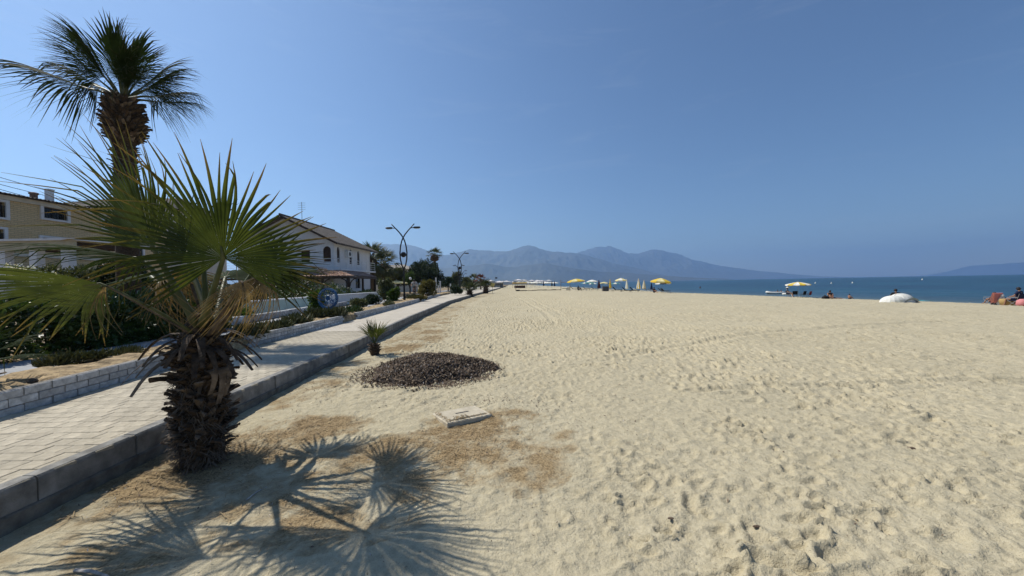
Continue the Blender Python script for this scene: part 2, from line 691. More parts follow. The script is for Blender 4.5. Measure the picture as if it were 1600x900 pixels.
mb = MB()
rows_ = [-3000, -400, -60, 0, 20, 34, 42, 56, 70, 86, 120, 178, 240, 300, 430, 1200, 4000, 15500]
offs = [(-4, 1.0), (0, 1.0), (1.2, .85), (3, .6), (7, .32), (16, .12), (40, .03), (120, 0), (16000, 0)]
for y in rows_:
    for d_, a_ in offs:
        mb.vert((min(15500, float(interp(SHORE, y)) + d_), y, SEA_Z), a_)
mb.f = [tuple(int(k) for k in q) for q in grid_faces(len(rows_), len(offs))]
struct(mb.build('sea', sea_material()))

# ------------------------------------------------------------------ hills across the bay
hor = lambda px: 457.75 - .01815 * px
hill_mat = mat('scrub_hillside', (.032, .038, .027), .95, .25, .0012, col2=(.060, .060, .047), detail=9)


def ridge(name, D, pts, seed, depth=2.3, nc=420, nr=64):
    px = np.linspace(pts[0][0], pts[-1][0], nc)
    y = np.interp(px, [p[0] for p in pts], [p[1] for p in pts])
    k = np.ones(7) / 7
    y = np.convolve(np.pad(y, 3, mode='edge'), k, 'valid')
    xw = (px - 800) / FPX * D
    h = np.maximum((hor(px) - y) / FPX * D, 4)
    r = np.random.default_rng(seed)
    rough = np.interp(px, np.linspace(px[0], px[-1], nc), fft_noise(512, 1.1, 8, 120, seed)[0, :nc])
    h = h * (1 + .012 * rough)
    t = np.concatenate([np.linspace(-.5, 0, 10)[:-1], np.linspace(0, 1, nr)])
    T, H = np.meshgrid(t, h, indexing='ij')
    XX = np.tile(xw, (len(t), 1))
    reach = h.max() * depth * .5 + H * depth * .5
    YY = D - T * reach
    nz = fft_noise(512, 1.5, 3, 160, seed + 9)
    rid = 1 - np.abs(tile_sample(nz, XX, YY * .6, D * .9)) * .9
    rid2 = tile_sample(fft_noise(512, 1.3, 8, 200, seed + 4), XX, YY, D * .5)
    a = np.abs(T)
    Z = H * np.clip(1 - a, 0, 1) ** 1.2 + H * (rid * .10 + rid2 * .02) * np.clip(a * 4, 0, 1) * np.clip(1 - a, 0, 1) ** .8
    Z = Z - 4 * (a >= .995) - 2.0
    v = np.stack([XX.ravel(), YY.ravel(), Z.ravel()], 1)
    struct(link(name, np_mesh(name, v, grid_faces(len(t), nc), hill_mat, None, True)))


ridge('mountain_range', 9500, [(380, 425), (450, 405), (520, 394), (570, 386), (603, 382), (621, 381), (638, 382), (652, 386), (672, 393), (690, 398), (704, 397), (720, 392), (735, 389), (752, 391), (776, 394), (792, 393), (806, 389), (820, 384), (829, 382.5), (838, 386), (852, 391), (880, 394), (906, 396), (925, 401), (950, 408), (990, 418), (1030, 428), (1060, 434)], 31)
ridge('far_mountain_range', 12500, [(860, 404), (890, 399), (906, 395), (920, 390), (933, 387), (946, 385.5), (956, 385.5), (968, 390), (983, 396.5), (999, 396), (1010, 392), (1023, 389), (1035, 391), (1055, 396), (1070, 401), (1082, 405), (1100, 409), (1122, 415), (1155, 419.5), (1190, 424), (1215, 426), (1240, 428.5), (1270, 431), (1300, 432.8)], 47, 1.8)
ridge('foothills', 6800, [(420, 438), (500, 428), (580, 420), (650, 414), (700, 419), (760, 412), (800, 418), (850, 411), (890, 418), (930, 424), (980, 426), (1040, 431), (1090, 434), (1130, 435.5)], 63, 2.0, nr=40)
ridge('headland_hill', 14200, [(1440, 430.5), (1470, 427), (1490, 422), (1515, 415.5), (1545, 413.5), (1572, 412), (1600, 410), (1650, 405), (1720, 402), (1800, 408), (1900, 415)], 71, 1.2, nr=40)
# low coastal plain between the beach and the hills
mb = MB()
cz = -.9
mb.poly([(-6500, 425, cz), (20, 425, cz), (60, 800, cz), (330, 2600, cz), (620, 4800, cz), (900, 6400, cz), (-6500, 6400, cz)])
struct(mb.build('coastal_plain', mat('plain_soil', (.10, .10, .055), .95, .4, .01, col2=(.26, .22, .14))))
# far town on the plain: a whole town seen as a pale row of specks
mb = MB()
for i in range(330):
    d = rnd.uniform(900, 4300)
    ax = rnd.gauss(.03, .09)
    x, y = ax * d, d
    if ax > .10:
        continue
    w, h = rnd.uniform(7, 16), rnd.uniform(4, 11)
    mb.box((x - w, y - w, cz - .2), (x + w, y + w, cz + h))
    mb.poly([(x - w, y - w, cz + h), (x + w, y - w, cz + h), (x, y, cz + h + 3)])
    mb.poly([(x + w, y - w, cz + h), (x + w, y + w, cz + h), (x, y, cz + h + 3)])
    mb.poly([(x - w, y + w, cz + h), (x - w, y - w, cz + h), (x, y, cz + h + 3)])
town = struct(mb.build('distant_town', mat('town_render', (.48, .44, .40), .9, .4, .01)), 'stuff')

# ------------------------------------------------------------------ garden ground, path, strip, promenade
soil = mat('dry_soil', (.20, .145, .085), .95, .35, 2.5, .02, 30, col2=(.38, .28, .16))


def ribbon(fa, fb, z, y0, y1, n=60, thick=0.0):
    mb = MB()
    yy = [y0 + (y1 - y0) * (k / n) ** 1.6 for k in range(n + 1)]
    for a, b in zip(yy, yy[1:]):
        mb.poly([(fa(a), a, z), (fb(a), a, z), (fb(b), b, z), (fa(b), b, z)])
        if thick:
            mb.poly([(fb(a), a, z - thick), (fb(b), b, z - thick), (fb(b), b, z), (fb(a), a, z)])
    return mb


P_Z = .27                 # promenade level
S_Z = .50                 # planted strip level
fstrip = lambda y: float(interp(STRIP, y))
fpath = lambda y: float(interp(PATHL, y))
ground = ribbon(lambda y: -400.0, lambda y: fstrip(y) + .3, .44, -60, 160, 60)
ground.poly([(-400, 160, .44), (-3.5, 160, .44), (-3.5, 425, .1), (-400, 425, .1)])
struct(ground.build('garden_ground', soil))
struct(ribbon(fpath, fstrip, .482, -40, 150, 60, .04).build('footpath', mat('grey_concrete_path', (.27, .275, .28), .85, .16, 1.6, .004, 60)))
strip_y = np.concatenate([np.linspace(-40, 1, 20)[:-1], grow(1, 60, .10, .02)])
su = np.linspace(0, 1, 16)
SX = np.array([[fstrip(y) + .004 + (wall_x(y) - .10 - fstrip(y)) * u for u in su] for y in strip_y])
SY = np.repeat(strip_y[:, None], 16, 1)
SZ = S_Z - .02 + .02 * vnoise(SX, SY, 1.7) + .03 * np.sin(su * math.pi)[None, :]
SX = np.concatenate([SX, SX[:, -1:] + .03, SX[:, -1:] + .10], 1)
SY = np.concatenate([SY, SY[:, -1:], SY[:, -1:]], 1)
SZ = np.concatenate([SZ, SZ[:, -1:] - .05, np.full((len(SZ), 1), P_Z - .03)], 1)
strip_mat = mat('strip_soil', (.21, .15, .08), .95, .35, 6, .03, 45, col2=(.46, .34, .19))
struct(link('planting_strip', np_mesh('planting_strip', np.stack([SX.ravel(), SY.ravel(), SZ.ravel()], 1), grid_faces(len(strip_y), 18), strip_mat, None, True)))

prom = struct(ribbon(lambda y: wall_x(y) - .12, lambda y: kerb_x(y) - .06, P_Z - .006, -40, 140, 60).build('promenade', mat('jointing_sand', (.34, .30, .235), .95, .2, 20)))
pav_mat = mat('paver_concrete', (.46, .405, .305), .9, .16, 30, .0025, 160, stain=.25)
pav_meshes = []
for k in range(6):
    mb = MB()
    j = lambda: rnd.uniform(-.0025, .0025)
    w, l = .0838 + j() * .3, .0688 + j() * .3
    mb.box((-w, -l, -.03), (w, l, .008 + j() * .8), .0035)
    pav_meshes.append(mb.mesh('paver', pav_mat))
pv = []
row = 0
yrow = 1.0
while yrow < 11.0:
    a, b = wall_x(yrow) + .02, kerb_x(yrow) - .12
    off = .085 if row % 2 else 0
    x = b + .03 + off - .085
    while x > a - .02:
        pv.append((x, yrow))
        x -= .17
    yrow += .14
    row += 1
vis = lambda x, y: -1.45 * y < x
pv.sort(key=lambda p: (0 if vis(*p) else 1, p[1]))
big = pv[:300]
rest = MB()
for i, (x, y) in enumerate(pv):
    z = P_Z + rnd.uniform(-.0015, .0015)
    if i < 300:
        link('paver', pav_meshes[i % 6], prom, (x, y, z), (rnd.uniform(-.008, .008), rnd.uniform(-.008, .008), rnd.uniform(-.008, .008)))
    else:
        rest.box((x - .0836, y - .0686, z - .03), (x + .0836, y + .0686, z + .007), .0035)
o = struct(rest.build('paver_field', pav_mat, prom), 'stuff')


def brick_paving():
    m = bpy.data.materials.new('far_paving')
    m.use_nodes = True
    N, L = m.node_tree.nodes, m.node_tree.links
    b = N['Principled BSDF']
    b.inputs['Roughness'].default_value = .9
    tc = N.new('ShaderNodeTexCoord')
    br = N.new('ShaderNodeTexBrick')
    br.inputs['Scale'].default_value = 1
    br.inputs['Brick Width'].default_value = .17
    br.inputs['Row Height'].default_value = .14
    br.inputs['Mortar Size'].default_value = .005
    br.inputs['Color1'].default_value = (.42, .375, .30, 1)
    br.inputs['Color2'].default_value = (.47, .42, .34, 1)
    br.inputs['Mortar'].default_value = (.33, .285, .22, 1)
    L.new(tc.outputs['Object'], br.inputs['Vector'])
    nz = N.new('ShaderNodeTexNoise')
    nz.inputs['Scale'].default_value = 1.3
    nz.inputs['Detail'].default_value = 6
    L.new(tc.outputs['Object'], nz.inputs['Vector'])
    mr = N.new('ShaderNodeMapRange')
    mr.inputs['To Min'].default_value = .8
    mr.inputs['To Max'].default_value = 1.18
    L.new(nz.outputs[0], mr.inputs[0])
    hs = N.new('ShaderNodeHueSaturation')
    L.new(br.outputs[0], hs.inputs['Color'])
    L.new(mr.outputs[0], hs.inputs['Value'])
    L.new(hs.outputs[0], b.inputs['Base Color'])
    return m


ribbon(lambda y: wall_x(y) + .0, lambda y: kerb_x(y) - .08, P_Z + .004, 10.95, 140, 50).build('paving_beyond', brick_paving(), prom)
# pale sand-dusted paving behind the camera
ribbon(lambda y: wall_x(y) + .0, lambda y: kerb_x(y) - .08, P_Z + .004, -40, .9, 12).build('paving_behind', MATS.get('far_paving') or bpy.data.materials['far_paving'], prom)

# ---- kerb of concrete stones
kerb_mat = mat('kerb_concrete', (.22, .21, .19), .9, .25, 7, .004, 90, col2=(.33, .32, .29), stain=.35)
kerb = tag(bpy.data.objects.new('kerb', None), 'grey concrete kerb between the promenade and the sand', 'kerb')
C.objects.link(kerb)
kerb.location = (-3.44, 2.5, 0)
kx0 = Vector((-3.44, 2.5, 0))
y = -6.0
i = 0
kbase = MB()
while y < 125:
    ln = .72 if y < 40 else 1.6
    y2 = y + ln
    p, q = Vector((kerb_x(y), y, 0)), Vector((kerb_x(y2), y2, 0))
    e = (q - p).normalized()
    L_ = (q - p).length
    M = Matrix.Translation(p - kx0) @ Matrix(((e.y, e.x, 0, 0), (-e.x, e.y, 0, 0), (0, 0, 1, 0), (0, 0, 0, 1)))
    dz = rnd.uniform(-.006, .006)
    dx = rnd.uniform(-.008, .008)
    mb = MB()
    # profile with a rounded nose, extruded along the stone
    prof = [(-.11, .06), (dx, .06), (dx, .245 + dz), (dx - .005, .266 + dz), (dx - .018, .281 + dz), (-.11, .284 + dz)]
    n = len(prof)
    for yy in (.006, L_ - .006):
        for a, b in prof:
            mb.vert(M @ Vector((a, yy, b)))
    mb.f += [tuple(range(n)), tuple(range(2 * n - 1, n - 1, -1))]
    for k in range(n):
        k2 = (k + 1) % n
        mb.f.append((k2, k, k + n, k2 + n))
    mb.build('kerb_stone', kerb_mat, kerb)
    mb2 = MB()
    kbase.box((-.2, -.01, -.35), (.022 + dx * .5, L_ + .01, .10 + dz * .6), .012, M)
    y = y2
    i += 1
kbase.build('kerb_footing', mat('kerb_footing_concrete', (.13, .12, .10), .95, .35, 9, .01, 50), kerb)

# ---- low white block walls beside the promenade
wb_mat = mat('whitewashed_block', (.44, .44, .43), .9, .2, 14, .004, 70, col2=(.62, .62, .605), stain=.35)
wb_worn = mat('worn_whitewashed_block', (.36, .355, .34), .9, .4, 9, .005, 70, col2=(.66, .66, .64))
mortar = mat('wall_mortar', (.22, .205, .18), .95, .3, 25, .004, 80)
blk = []
for k in range(8):
    mb = MB()
    j = lambda s: rnd.uniform(-s, s)
    mb.box((-.085 + j(.004), -.139 + j(.004), 0), (.01 + j(.006), .139 + j(.004), .082 + j(.003)), .008)
    blk.append(mb.mesh('block', wb_worn if k in (2, 5) else wb_mat))
NB = [0]


def block_wall(y0, y1, label, round_start=False, tall=3, offx=0.0, fx=wall_x, zb=P_Z, limit=300, ends=True):
    root = thing('low_block_wall', label, 'wall', (fx((y0 + y1) / 2) + offx, (y0 + y1) / 2, zb))
    rl = Vector(root.location)
    core = MB()
    stuff = MB()
    y = y0
    col = 0
    while y < y1 - .05:
        y2 = min(y + .29, y1)
        p, q = Vector((fx(y) + offx, y, zb)), Vector((fx(y2) + offx, y2, zb))
        e = (q - p).normalized()
        ang = -math.atan2(e.x, e.y)
        Mx = Matrix.Translation(p - rl) @ Matrix.Rotation(ang, 4, 'Z')
        core.box((-.09, 0, -.05), (-.003, (q - p).length + .01, tall * .091 - .008), 0, Mx)
        for c in range(tall):
            o2 = .145 * (c % 2)
            ctr = Mx @ Vector((0, o2 + .06, c * .091))
            if NB[0] < limit and y < 30:
                NB[0] += 1
                link('block', blk[rnd.randrange(8) if c < tall - 1 else rnd.choice((0, 1, 3, 4))], root, ctr, (rnd.uniform(-.01, .01), rnd.uniform(-.01, .01), ang + rnd.uniform(-.012, .012)))
            else:
                stuff.box((-.085, -.139, 0), (.01, .139, .082), .008, Matrix.Translation(ctr) @ Matrix.Rotation(ang, 4, 'Z'))
        y = y2
        col += 1
    core.build('mortar_core', mortar, root)
    if stuff.v:
        struct(stuff.build('block_courses', wb_mat, root), 'stuff')
    return root


block_wall(1.6, 7.2, 'low white block wall with dry soil behind, nearest to the camera at left')
block_wall(8.35, 13.55, 'low white block wall before the blue ring sign, between two gaps')
block_wall(15.0, 29.5, 'low white block wall running from the bush to the first lamp post')
block_wall(30.4, 44, 'low white block wall curving beside the far round bushes', limit=300)
w2x = lambda y: float(np.interp(y, [9, 11.5, 14, 18.7, 22, 28], [-8.55, -8.8, -9.0, -9.75, -10.0, -10.2]))
bw = MB()
w2 = thing('garden_edge_wall', 'low rough whitewashed wall edging the footpath before the green wall', 'wall', (w2x(14), 14, .45))
r0 = Vector(w2.location)
y = 8.6
caps = []
k = 0
while y < 22:
    p, q = Vector((w2x(y), y, .45)), Vector((w2x(y + .6), y + .6, .45))
    e = (q - p).normalized()
    Mx = Matrix.Translation(p - r0) @ Matrix.Rotation(-math.atan2(e.x, e.y), 4, 'Z')
    mb = MB()
    mb.box((-.16, .004, 0), (rnd.uniform(-.008, .008), .596, .235 + rnd.uniform(-.012, .012)), .02, Mx)
    mb.build('stone', wb_worn if k % 3 else wb_mat, w2)
    y += .6
    k += 1

# ------------------------------------------------------------------ palms
leaf_green = mat('fan_leaf_green', (.036, .058, .014), .55, .3, 5, 0, tip=(.19, .12, .05), trans=.27, spec=.3, col2=(.085, .110, .026))
leaf_dark = mat('fan_leaf_dark', (.024, .040, .013), .8, .25, 5, 0, tip=(.08, .065, .03), trans=.18, spec=.1)
leaf_far = mat('far_palm_leaf', (.050, .066, .026), .6, .3, 3, 0, tip=(.10, .09, .045), trans=.15)
leaf_dead = mat('dead_leaf_straw', (.17, .115, .055), .8, .4, 9, 0, trans=.2, col2=(.30, .21, .105))
petiole_mat = mat('petiole_green', (.055, .075, .022), .55, .25, 4, 0, col2=(.12, .12, .045))
boot_mat = mat('palm_leaf_base', (.036, .025, .017), .9, .45, 14, .006, 60, col2=(.10, .068, .044))
boot_pale = mat('palm_leaf_base_pale', (.11, .08, .055), .85, .4, 10, .006, 60, col2=(.22, .165, .115))
fibre_mat = mat('palm_fibre', (.048, .031, .019), .95, .4, 30, .01, 50, col2=(.11, .075, .045))


def fan_blade(R, n=42, spread=280, fused=.42, fold=.55, droop=.12, tipdroop=.12, cup=.1, seed=0, rows=8, side_short=.28, wind=(0, 0, 0), tipstart=.72, costa=.06, wf=.53):
    """local frame: hastula at origin, midrib +Y, upper face +Z"""
    r = random.Random(seed)
    mb = MB()
    sp = rad(spread)
    da = sp / n
    for i in range(n):
        a = -sp / 2 + (i + .5) * da + r.uniform(-.12, .12) * da
        q = abs(a) / (sp / 2)
        L = R * (1 - side_short * q ** 2) * r.uniform(.82, 1.07)
        bend = r.uniform(.4, 1.6)
        sway = r.uniform(-.20, .20)
        snap = r.random() < .16
        idx = []
        fr = fused * r.uniform(.92, 1.08)
        tipb = r.uniform(-.25, .22)
        for k in range(rows):
            t = (k / (rows - 1)) ** .9
            rr = .015 + t * L
            wfull = rr * da * wf
            if t > fr:
                s_ = (t - fr) / (1 - fr)
                wid = (fr * L * da * wf) * (1 - s_) ** .78 * (1 - .12 * s_) + .0012
            else:
                wid = wfull
            z = -droop * R * t ** 2 - tipdroop * R * bend * max(0, t - .5) ** 2 * 4 * .5 - cup * R * q ** 2 * t
            if snap and t > .75:
                z -= (t - .75) * R * 1.2
                rr -= (t - .75) * R * .3
            aa = a + sway * max(0, t - .5)
            c, s_ = math.sin(aa), math.cos(aa)
            ctr = Vector((c * rr, s_ * rr + costa * R * (1 - q) * min(1, t * 3), z)) + Vector(wind) * (t ** 2 * R)
            sd_ = Vector((s_, -c, 0))
            lift = Vector((0, 0, fold * wid))
            tipv = min(1, max(0, (t - tipstart) / (1 - tipstart) + tipb * (t > .4)) ** 1.4)
            idx.append((mb.vert(ctr - sd_ * wid, tipv), mb.vert(ctr + lift, tipv), mb.vert(ctr + sd_ * wid, tipv)))
        for A, B in zip(idx, idx[1:]):
            mb.f.append((A[0], A[1], B[1], B[0]))
            mb.f.append((A[1], A[2], B[2], B[1]))
    return mb


def frond(root, base, hast, mid, up, R, mats, pet_r=.022, name='frond', petname='petiole', curve=.0, **kw):
    """one leaf: a blade mesh and its petiole, in the tree's local frame"""
    base, hast, mid = Vector(base), Vector(hast), Vector(mid).normalized()
    up = Vector(up)
    up = (up - mid * up.dot(mid)).normalized()
    x = mid.cross(up)
    Mx = Matrix(((x.x, mid.x, up.x, hast.x), (x.y, mid.y, up.y, hast.y), (x.z, mid.z, up.z, hast.z), (0, 0, 0, 1)))
    mb = fan_blade(R, **kw)
    mb.v = [tuple(Mx @ Vector(v)) for v in mb.v]
    o = mb.build(name, mats[0], root)
    p = MB()
    pts = []
    for k in range(7):
        t = k / 6
        b1 = base.lerp(hast, .5) + Vector((0, 0, curve))
        q = base * (1 - t) ** 2 + b1 * 2 * t * (1 - t) + hast * t * t
        pts.append(q)
    pts.append(hast + mid * R * .12)
    p.tube(pts, [pet_r * 1.9, pet_r * 1.5, pet_r * 1.25, pet_r * 1.1, pet_r, pet_r * .9, pet_r * .8, pet_r * .3], 6)
    p.build(petname, mats[1], o, smooth=True)
    return o


def boot_mesh(l, w, th, m, seed):
    """a cut leaf base: a curved scale, broad at the foot, ragged at the end"""
    r = random.Random(seed)
    mb = MB()
    n = 5
    top, bot = [], []
    for k in range(n):
        t = k / (n - 1)
        ww = w * (1 - .45 * t) * (1 if k < n - 1 else .7)
        out = l * (.30 * t + .55 * t * t)
        up_ = l * (t * .95 - .25 * t * t)
        rag = r.uniform(-.1, .1) * l * (k == n - 1)
        row = []
        for s_ in (-1, -.35, .35, 1):
            row.append(mb.vert((s_ * ww, out - abs(s_) * ww * .35, up_ + rag * s_ + r.uniform(-.04, .04) * l * t)))
        bot.append(row)
        row = []
        for s_ in (-1, -.35, .35, 1):
            row.append(mb.vert((s_ * ww * .9, out + th * (1 - .4 * t) - abs(s_) * ww * .3, up_ - th * .6 + rag * s_)))
        top.append(row)
    for a, b in zip(top, top[1:]):
        for j in range(3):
            mb.f.append((a[j], a[j + 1], b[j + 1], b[j]))
    for a, b in zip(bot, bot[1:]):
        for j in range(3):
            mb.f.append((a[j + 1], a[j], b[j], b[j + 1]))
    for j in range(3):
        mb.f.append((top[-1][j], top[-1][j + 1], bot[-1][j + 1], bot[-1][j]))
    for k in range(n - 1):
        mb.f.append((top[k][0], top[k + 1][0], bot[k + 1][0], bot[k][0]))
        mb.f.append((top[k + 1][3], top[k][3], bot[k][3], bot[k + 1][3]))
    return mb.mesh('leaf_base', m)


def boots(root, prof, n, l, w, th, seed, limit=300, tilt=0.0, z0=0, z1=1, pale=.15, lean=(0, 0), wild=.2):
    """spiral of leaf bases round a trunk whose radius is prof(z)"""
    r = random.Random(seed)
    ms = [boot_mesh(l, w, th, boot_mat, seed + k) for k in range(4)] + [boot_mesh(l, w, th, boot_pale, seed + 7)]
    for i in range(n):
        t = i / n
        z = z0 + (z1 - z0) * t
        a = i * 2.39996 + r.uniform(-.2, .2)
        R_ = prof(z)
        m = ms[4] if r.random() < pale else ms[r.randrange(4)]
        s_ = r.uniform(.75, 1.2)
        link('leaf_base', m, root, (lean[0] * z + math.sin(a) * R_ * .9, lean[1] * z + math.cos(a) * R_ * .9, z), (r.uniform(-wild, wild) + tilt, r.uniform(-wild * 1.2, wild * 1.2), -a), (s_, s_ * r.uniform(.8, 1.2), s_))


# ---- the big fan palm in the foreground
PALM = Vector((-2.93, 3.45, sz(-2.93, 3.45) - .03))
palm = thing('fan_palm', 'short thick fan palm with spread green fans, in the near sand beside the kerb', 'palm', PALM)
tp = lambda z: float(np.interp(z, [0, .12, .4, .75, 1.0, 1.2, 1.42], [.175, .165, .17, .165, .15, .12, .085]))
mb = MB()
rows = [0, .06, .12, .25, .4, .6, .8, 1.0, 1.2, 1.42]
mb.lathe([(tp(z) * .97, z) for z in rows], 20)
mb.v = [(x * (1 + .05 * math.sin(9 * z + 5 * x)), y_ * (1 + .05 * math.sin(7 * z + 3 * y_)), z) for x, y_, z in mb.v]
mb.build('trunk', fibre_mat, palm, smooth=True)
boots(palm, tp, 120, .115, .055, .02, 50, z0=.16, z1=1.10, pale=.12)
boots(palm, tp, 110, .15, .030, .014, 90, z0=.10, z1=1.15, pale=.3, wild=.55)
# fibres and shreds between the leaf bases
mb = MB()
for i in range(3200):
    z = rnd.uniform(.0, 1.25)
    a = rnd.uniform(0, 6.283)
    R_ = tp(z) * rnd.uniform(.98, 1.16)
    p = Vector((math.sin(a) * R_, math.cos(a) * R_, z))
    o_ = Vector((math.sin(a), math.cos(a), rnd.uniform(-.8, .9))).normalized()
    s_ = Vector((math.cos(a), -math.sin(a), rnd.uniform(-.4, .4))).normalized() * rnd.uniform(.002, .009)
    l = rnd.uniform(.04, .17)
    q = p + (o_ * .6 + s_.normalized() * rnd.uniform(-.8, .8) + Vector((0, 0, rnd.uniform(-.6, .3)))) * l
    mb.poly([p - s_, p + s_, q + s_ * .3, q - s_ * .3])
struct(mb.build('trunk_fibres', boot_pale, palm), 'stuff')
# old cut petioles arching out in a skirt under the crown
for i in range(30):
    a = i * 2.39996
    z = rnd.uniform(1.02, 1.26)
    d = Vector((math.sin(a), math.cos(a), 0))
    s_ = Vector((d.y, -d.x, 0))
    l = rnd.uniform(.30, .50)
    mb = MB()
    prev = None
    p0 = d * tp(z) * .7 + Vector((0, 0, z))
    for k in range(7):
        t = k / 6
        c_ = p0 + d * l * (t - .10 * t * t) + Vector((0, 0, l * (.34 * t - .80 * t * t)))
        w = .042 * (1 - .6 * t)
        th = Vector((0, 0, .010 * (1 - .4 * t)))
        row = [mb.vert(c_ - s_ * w), mb.vert(c_ + th), mb.vert(c_ + s_ * w), mb.vert(c_ - th * .5)]
        if prev:
            for j in range(4):
                mb.f.append((prev[j], prev[(j + 1) % 4], row[(j + 1) % 4], row[j]))
        prev = row
    mb.f.append(tuple(prev))
    mb.build('old_petiole', boot_pale if i % 4 == 0 else boot_mat, palm)
# hanging torn sheath on the right side
mb = MB()
for j, (dx_, l, w) in enumerate([(.0, .30, .035), (.05, .24, .025), (-.06, .2, .03)]):
    prev = None
    for k in range(7):
        t = k / 6
        c_ = Vector((.24 + dx_ * .4 + .10 * t * (1 - t) * 2, -.10 + dx_, .92 - l * t * t - .02 * t))
        row = [mb.vert(c_ + Vector((-.01, -w * (1 - .5 * t), 0))), mb.vert(c_ + Vector((.012, w * (1 - .5 * t), .01)))]
        if prev:
            mb.f.append((prev[0], prev[1], row[1], row[0]))
        prev = row
mb.build('torn_sheath', boot_pale, palm)
CROWN = Vector((.08, 0, 1.30))
LG = (leaf_green, petiole_mat)
LD = (leaf_dark, petiole_mat)
DD = (leaf_dead, boot_pale)


def nf(px, py, Y, mid, up, R, mats=LG, boff=(0, 0, 0), **kw):
    h = at(px, py, Y) - PALM
    frond(palm, CROWN + Vector(boff), h, mid, up, R, mats, **kw)


nf(349, 403, 3.12, (.16, -.42, .90), (-.25, .80, .5), .90, n=58, spread=262, fused=.42, fold=.95, cup=.03, droop=.05, seed=1, side_short=.10, boff=(.02, -.08, .02), tipstart=.6)
nf(238, 385, 3.25, (-.26, -.22, .93), (.15, .85, .35), 1.0, n=46, spread=145, fused=.44, fold=.95, cup=.05, droop=.04, seed=2, boff=(-.04, -.06, 0), tipstart=.65)
nf(156, 443, 2.85, (-.98, -.10, -.14), (-.05, .52, .85), 1.0, n=32, spread=118, fused=.46, cup=.02, droop=.06, seed=3, side_short=.3, boff=(-.06, -.08, -.06), pet_r=.012, curve=.05)
nf(222, 404, 3.50, (-.95, -.02, .16), (.1, .30, .9), 1.02, LD, n=30, spread=100, fused=.40, cup=.05, droop=.14, tipdroop=.18, seed=4, boff=(-.05, .02, 0), tipstart=.85)
nf(400, 418, 3.72, (.80, .18, .38), (-.35, .45, .85), .70, LD, n=36, spread=180, fused=.42, cup=.12, droop=.12, seed=5, boff=(.05, .05, 0))
nf(292, 400, 3.78, (-.12, .30, .93), (0, -.9, .4), .74, LD, n=34, spread=150, fused=.45, cup=.05, droop=.05, seed=8, boff=(0, .03, .04))
nf(352, 434, 4.12, (-.05, .95, .30), (0, -.35, .94), .66, LD, n=34, spread=205, fused=.45, cup=.08, droop=.05, seed=6, boff=(0, .08, 0))
nf(428, 428, 3.98, (.78, .55, .22), (-.3, -.1, .95), .58, LD, n=34, spread=200, fused=.42, cup=.12, droop=.18, seed=7, boff=(.05, .06, 0))
nf(236, 432, 3.95, (-.72, .62, .16), (0, -.2, .97), .70, LD, n=32, spread=170, fused=.42, cup=.10, droop=.2, seed=9, boff=(-.05, .06, 0))
nf(318, 415, 3.46, (-.03, -.02, 1), (0, .9, -.1), .52, LG, n=12, spread=30, fused=.75, cup=0, droop=0, tipdroop=.02, seed=14, boff=(0, 0, .05))
# dead, hanging fans
nf(408, 432, 3.55, (.55, .05, -.72), (.75, -.1, .5), .48, DD, n=34, spread=200, fused=.25, cup=.25, droop=.5, tipdroop=.7, seed=10, boff=(.05, -.02, -.08), pet_r=.014, wind=(0, 0, -.25))
nf(378, 440, 3.30, (.42, -.25, -.80), (.7, -.4, .5), .36, DD, n=30, spread=170, fused=.25, cup=.25, droop=.5, tipdroop=.6, seed=11, boff=(.05, -.05, -.08), pet_r=.014, wind=(0, 0, -.25))
nf(262, 432, 3.5, (-.45, -.1, -.78), (-.8, -.1, .5), .46, DD, n=30, spread=190, fused=.22, cup=.25, droop=.5, tipdroop=.7, seed=12, boff=(-.05, -.02, -.08), pet_r=.014, wind=(0, 0, -.25))
nf(290, 420, 3.75, (-.2, .25, -.85), (-.6, .5, .5), .50, DD, n=30, spread=180, fused=.22, cup=.25, droop=.5, tipdroop=.7, seed=13, boff=(-.02, .05, -.08), pet_r=.014, wind=(0, 0, -.25))
nf(166, 446, 2.82, (-.55, -.1, -.85), (-.8, .1, .5), .30, DD, n=5, spread=50, fused=.15, cup=.1, droop=.3, tipdroop=.5, seed=15, boff=(-.06, -.07, -.08), pet_r=.006, wind=(0, 0, -.2))


def low_palm(name, label, loc, trunk_h, trunk_r, n, R, seed, mats=LG, pet=.3, group=None, up0=.35, nb=24, segs=22, spread=150):
    """a small or young fan palm: bulb of leaf bases and a tuft of upright fans"""
    r = random.Random(seed)
    root = thing(name, label, 'palm', loc, 0, group)
    pr = lambda z: trunk_r * (1.0 - .35 * z / max(.01, trunk_h))
    mb = MB()
    mb.lathe([(trunk_r * .9, -.05), (trunk_r, trunk_h * .3), (trunk_r * .8, trunk_h * .8), (trunk_r * .4, trunk_h * 1.1)], 12)
    mb.build('trunk', fibre_mat, root, smooth=True)
    if nb:
        boots(root, pr, nb, trunk_r * .9, trunk_r * .36, .016, seed, z0=.02, z1=trunk_h)
    for i in range(n):
        a = i * 2.39996 + r.uniform(-.3, .3)
        el = up0 + (1.35 - up0) * (i / n) ** .8
        d = Vector((math.sin(a) * math.cos(el), math.cos(a) * math.cos(el), math.sin(el)))
        b = Vector((0, 0, trunk_h))
        h = b + d * pet * r.uniform(.7, 1.1)
        frond(root, b, h, d, (0, 0, 1) if el < 1.2 else (d.y, d.x, .2), R * r.uniform(.85, 1.1), mats, pet_r=trunk_r * .09, n=segs, spread=spread, fused=.4, cup=.1, droop=.12, tipdroop=.15, seed=seed * 50 + i, rows=6)
    return root


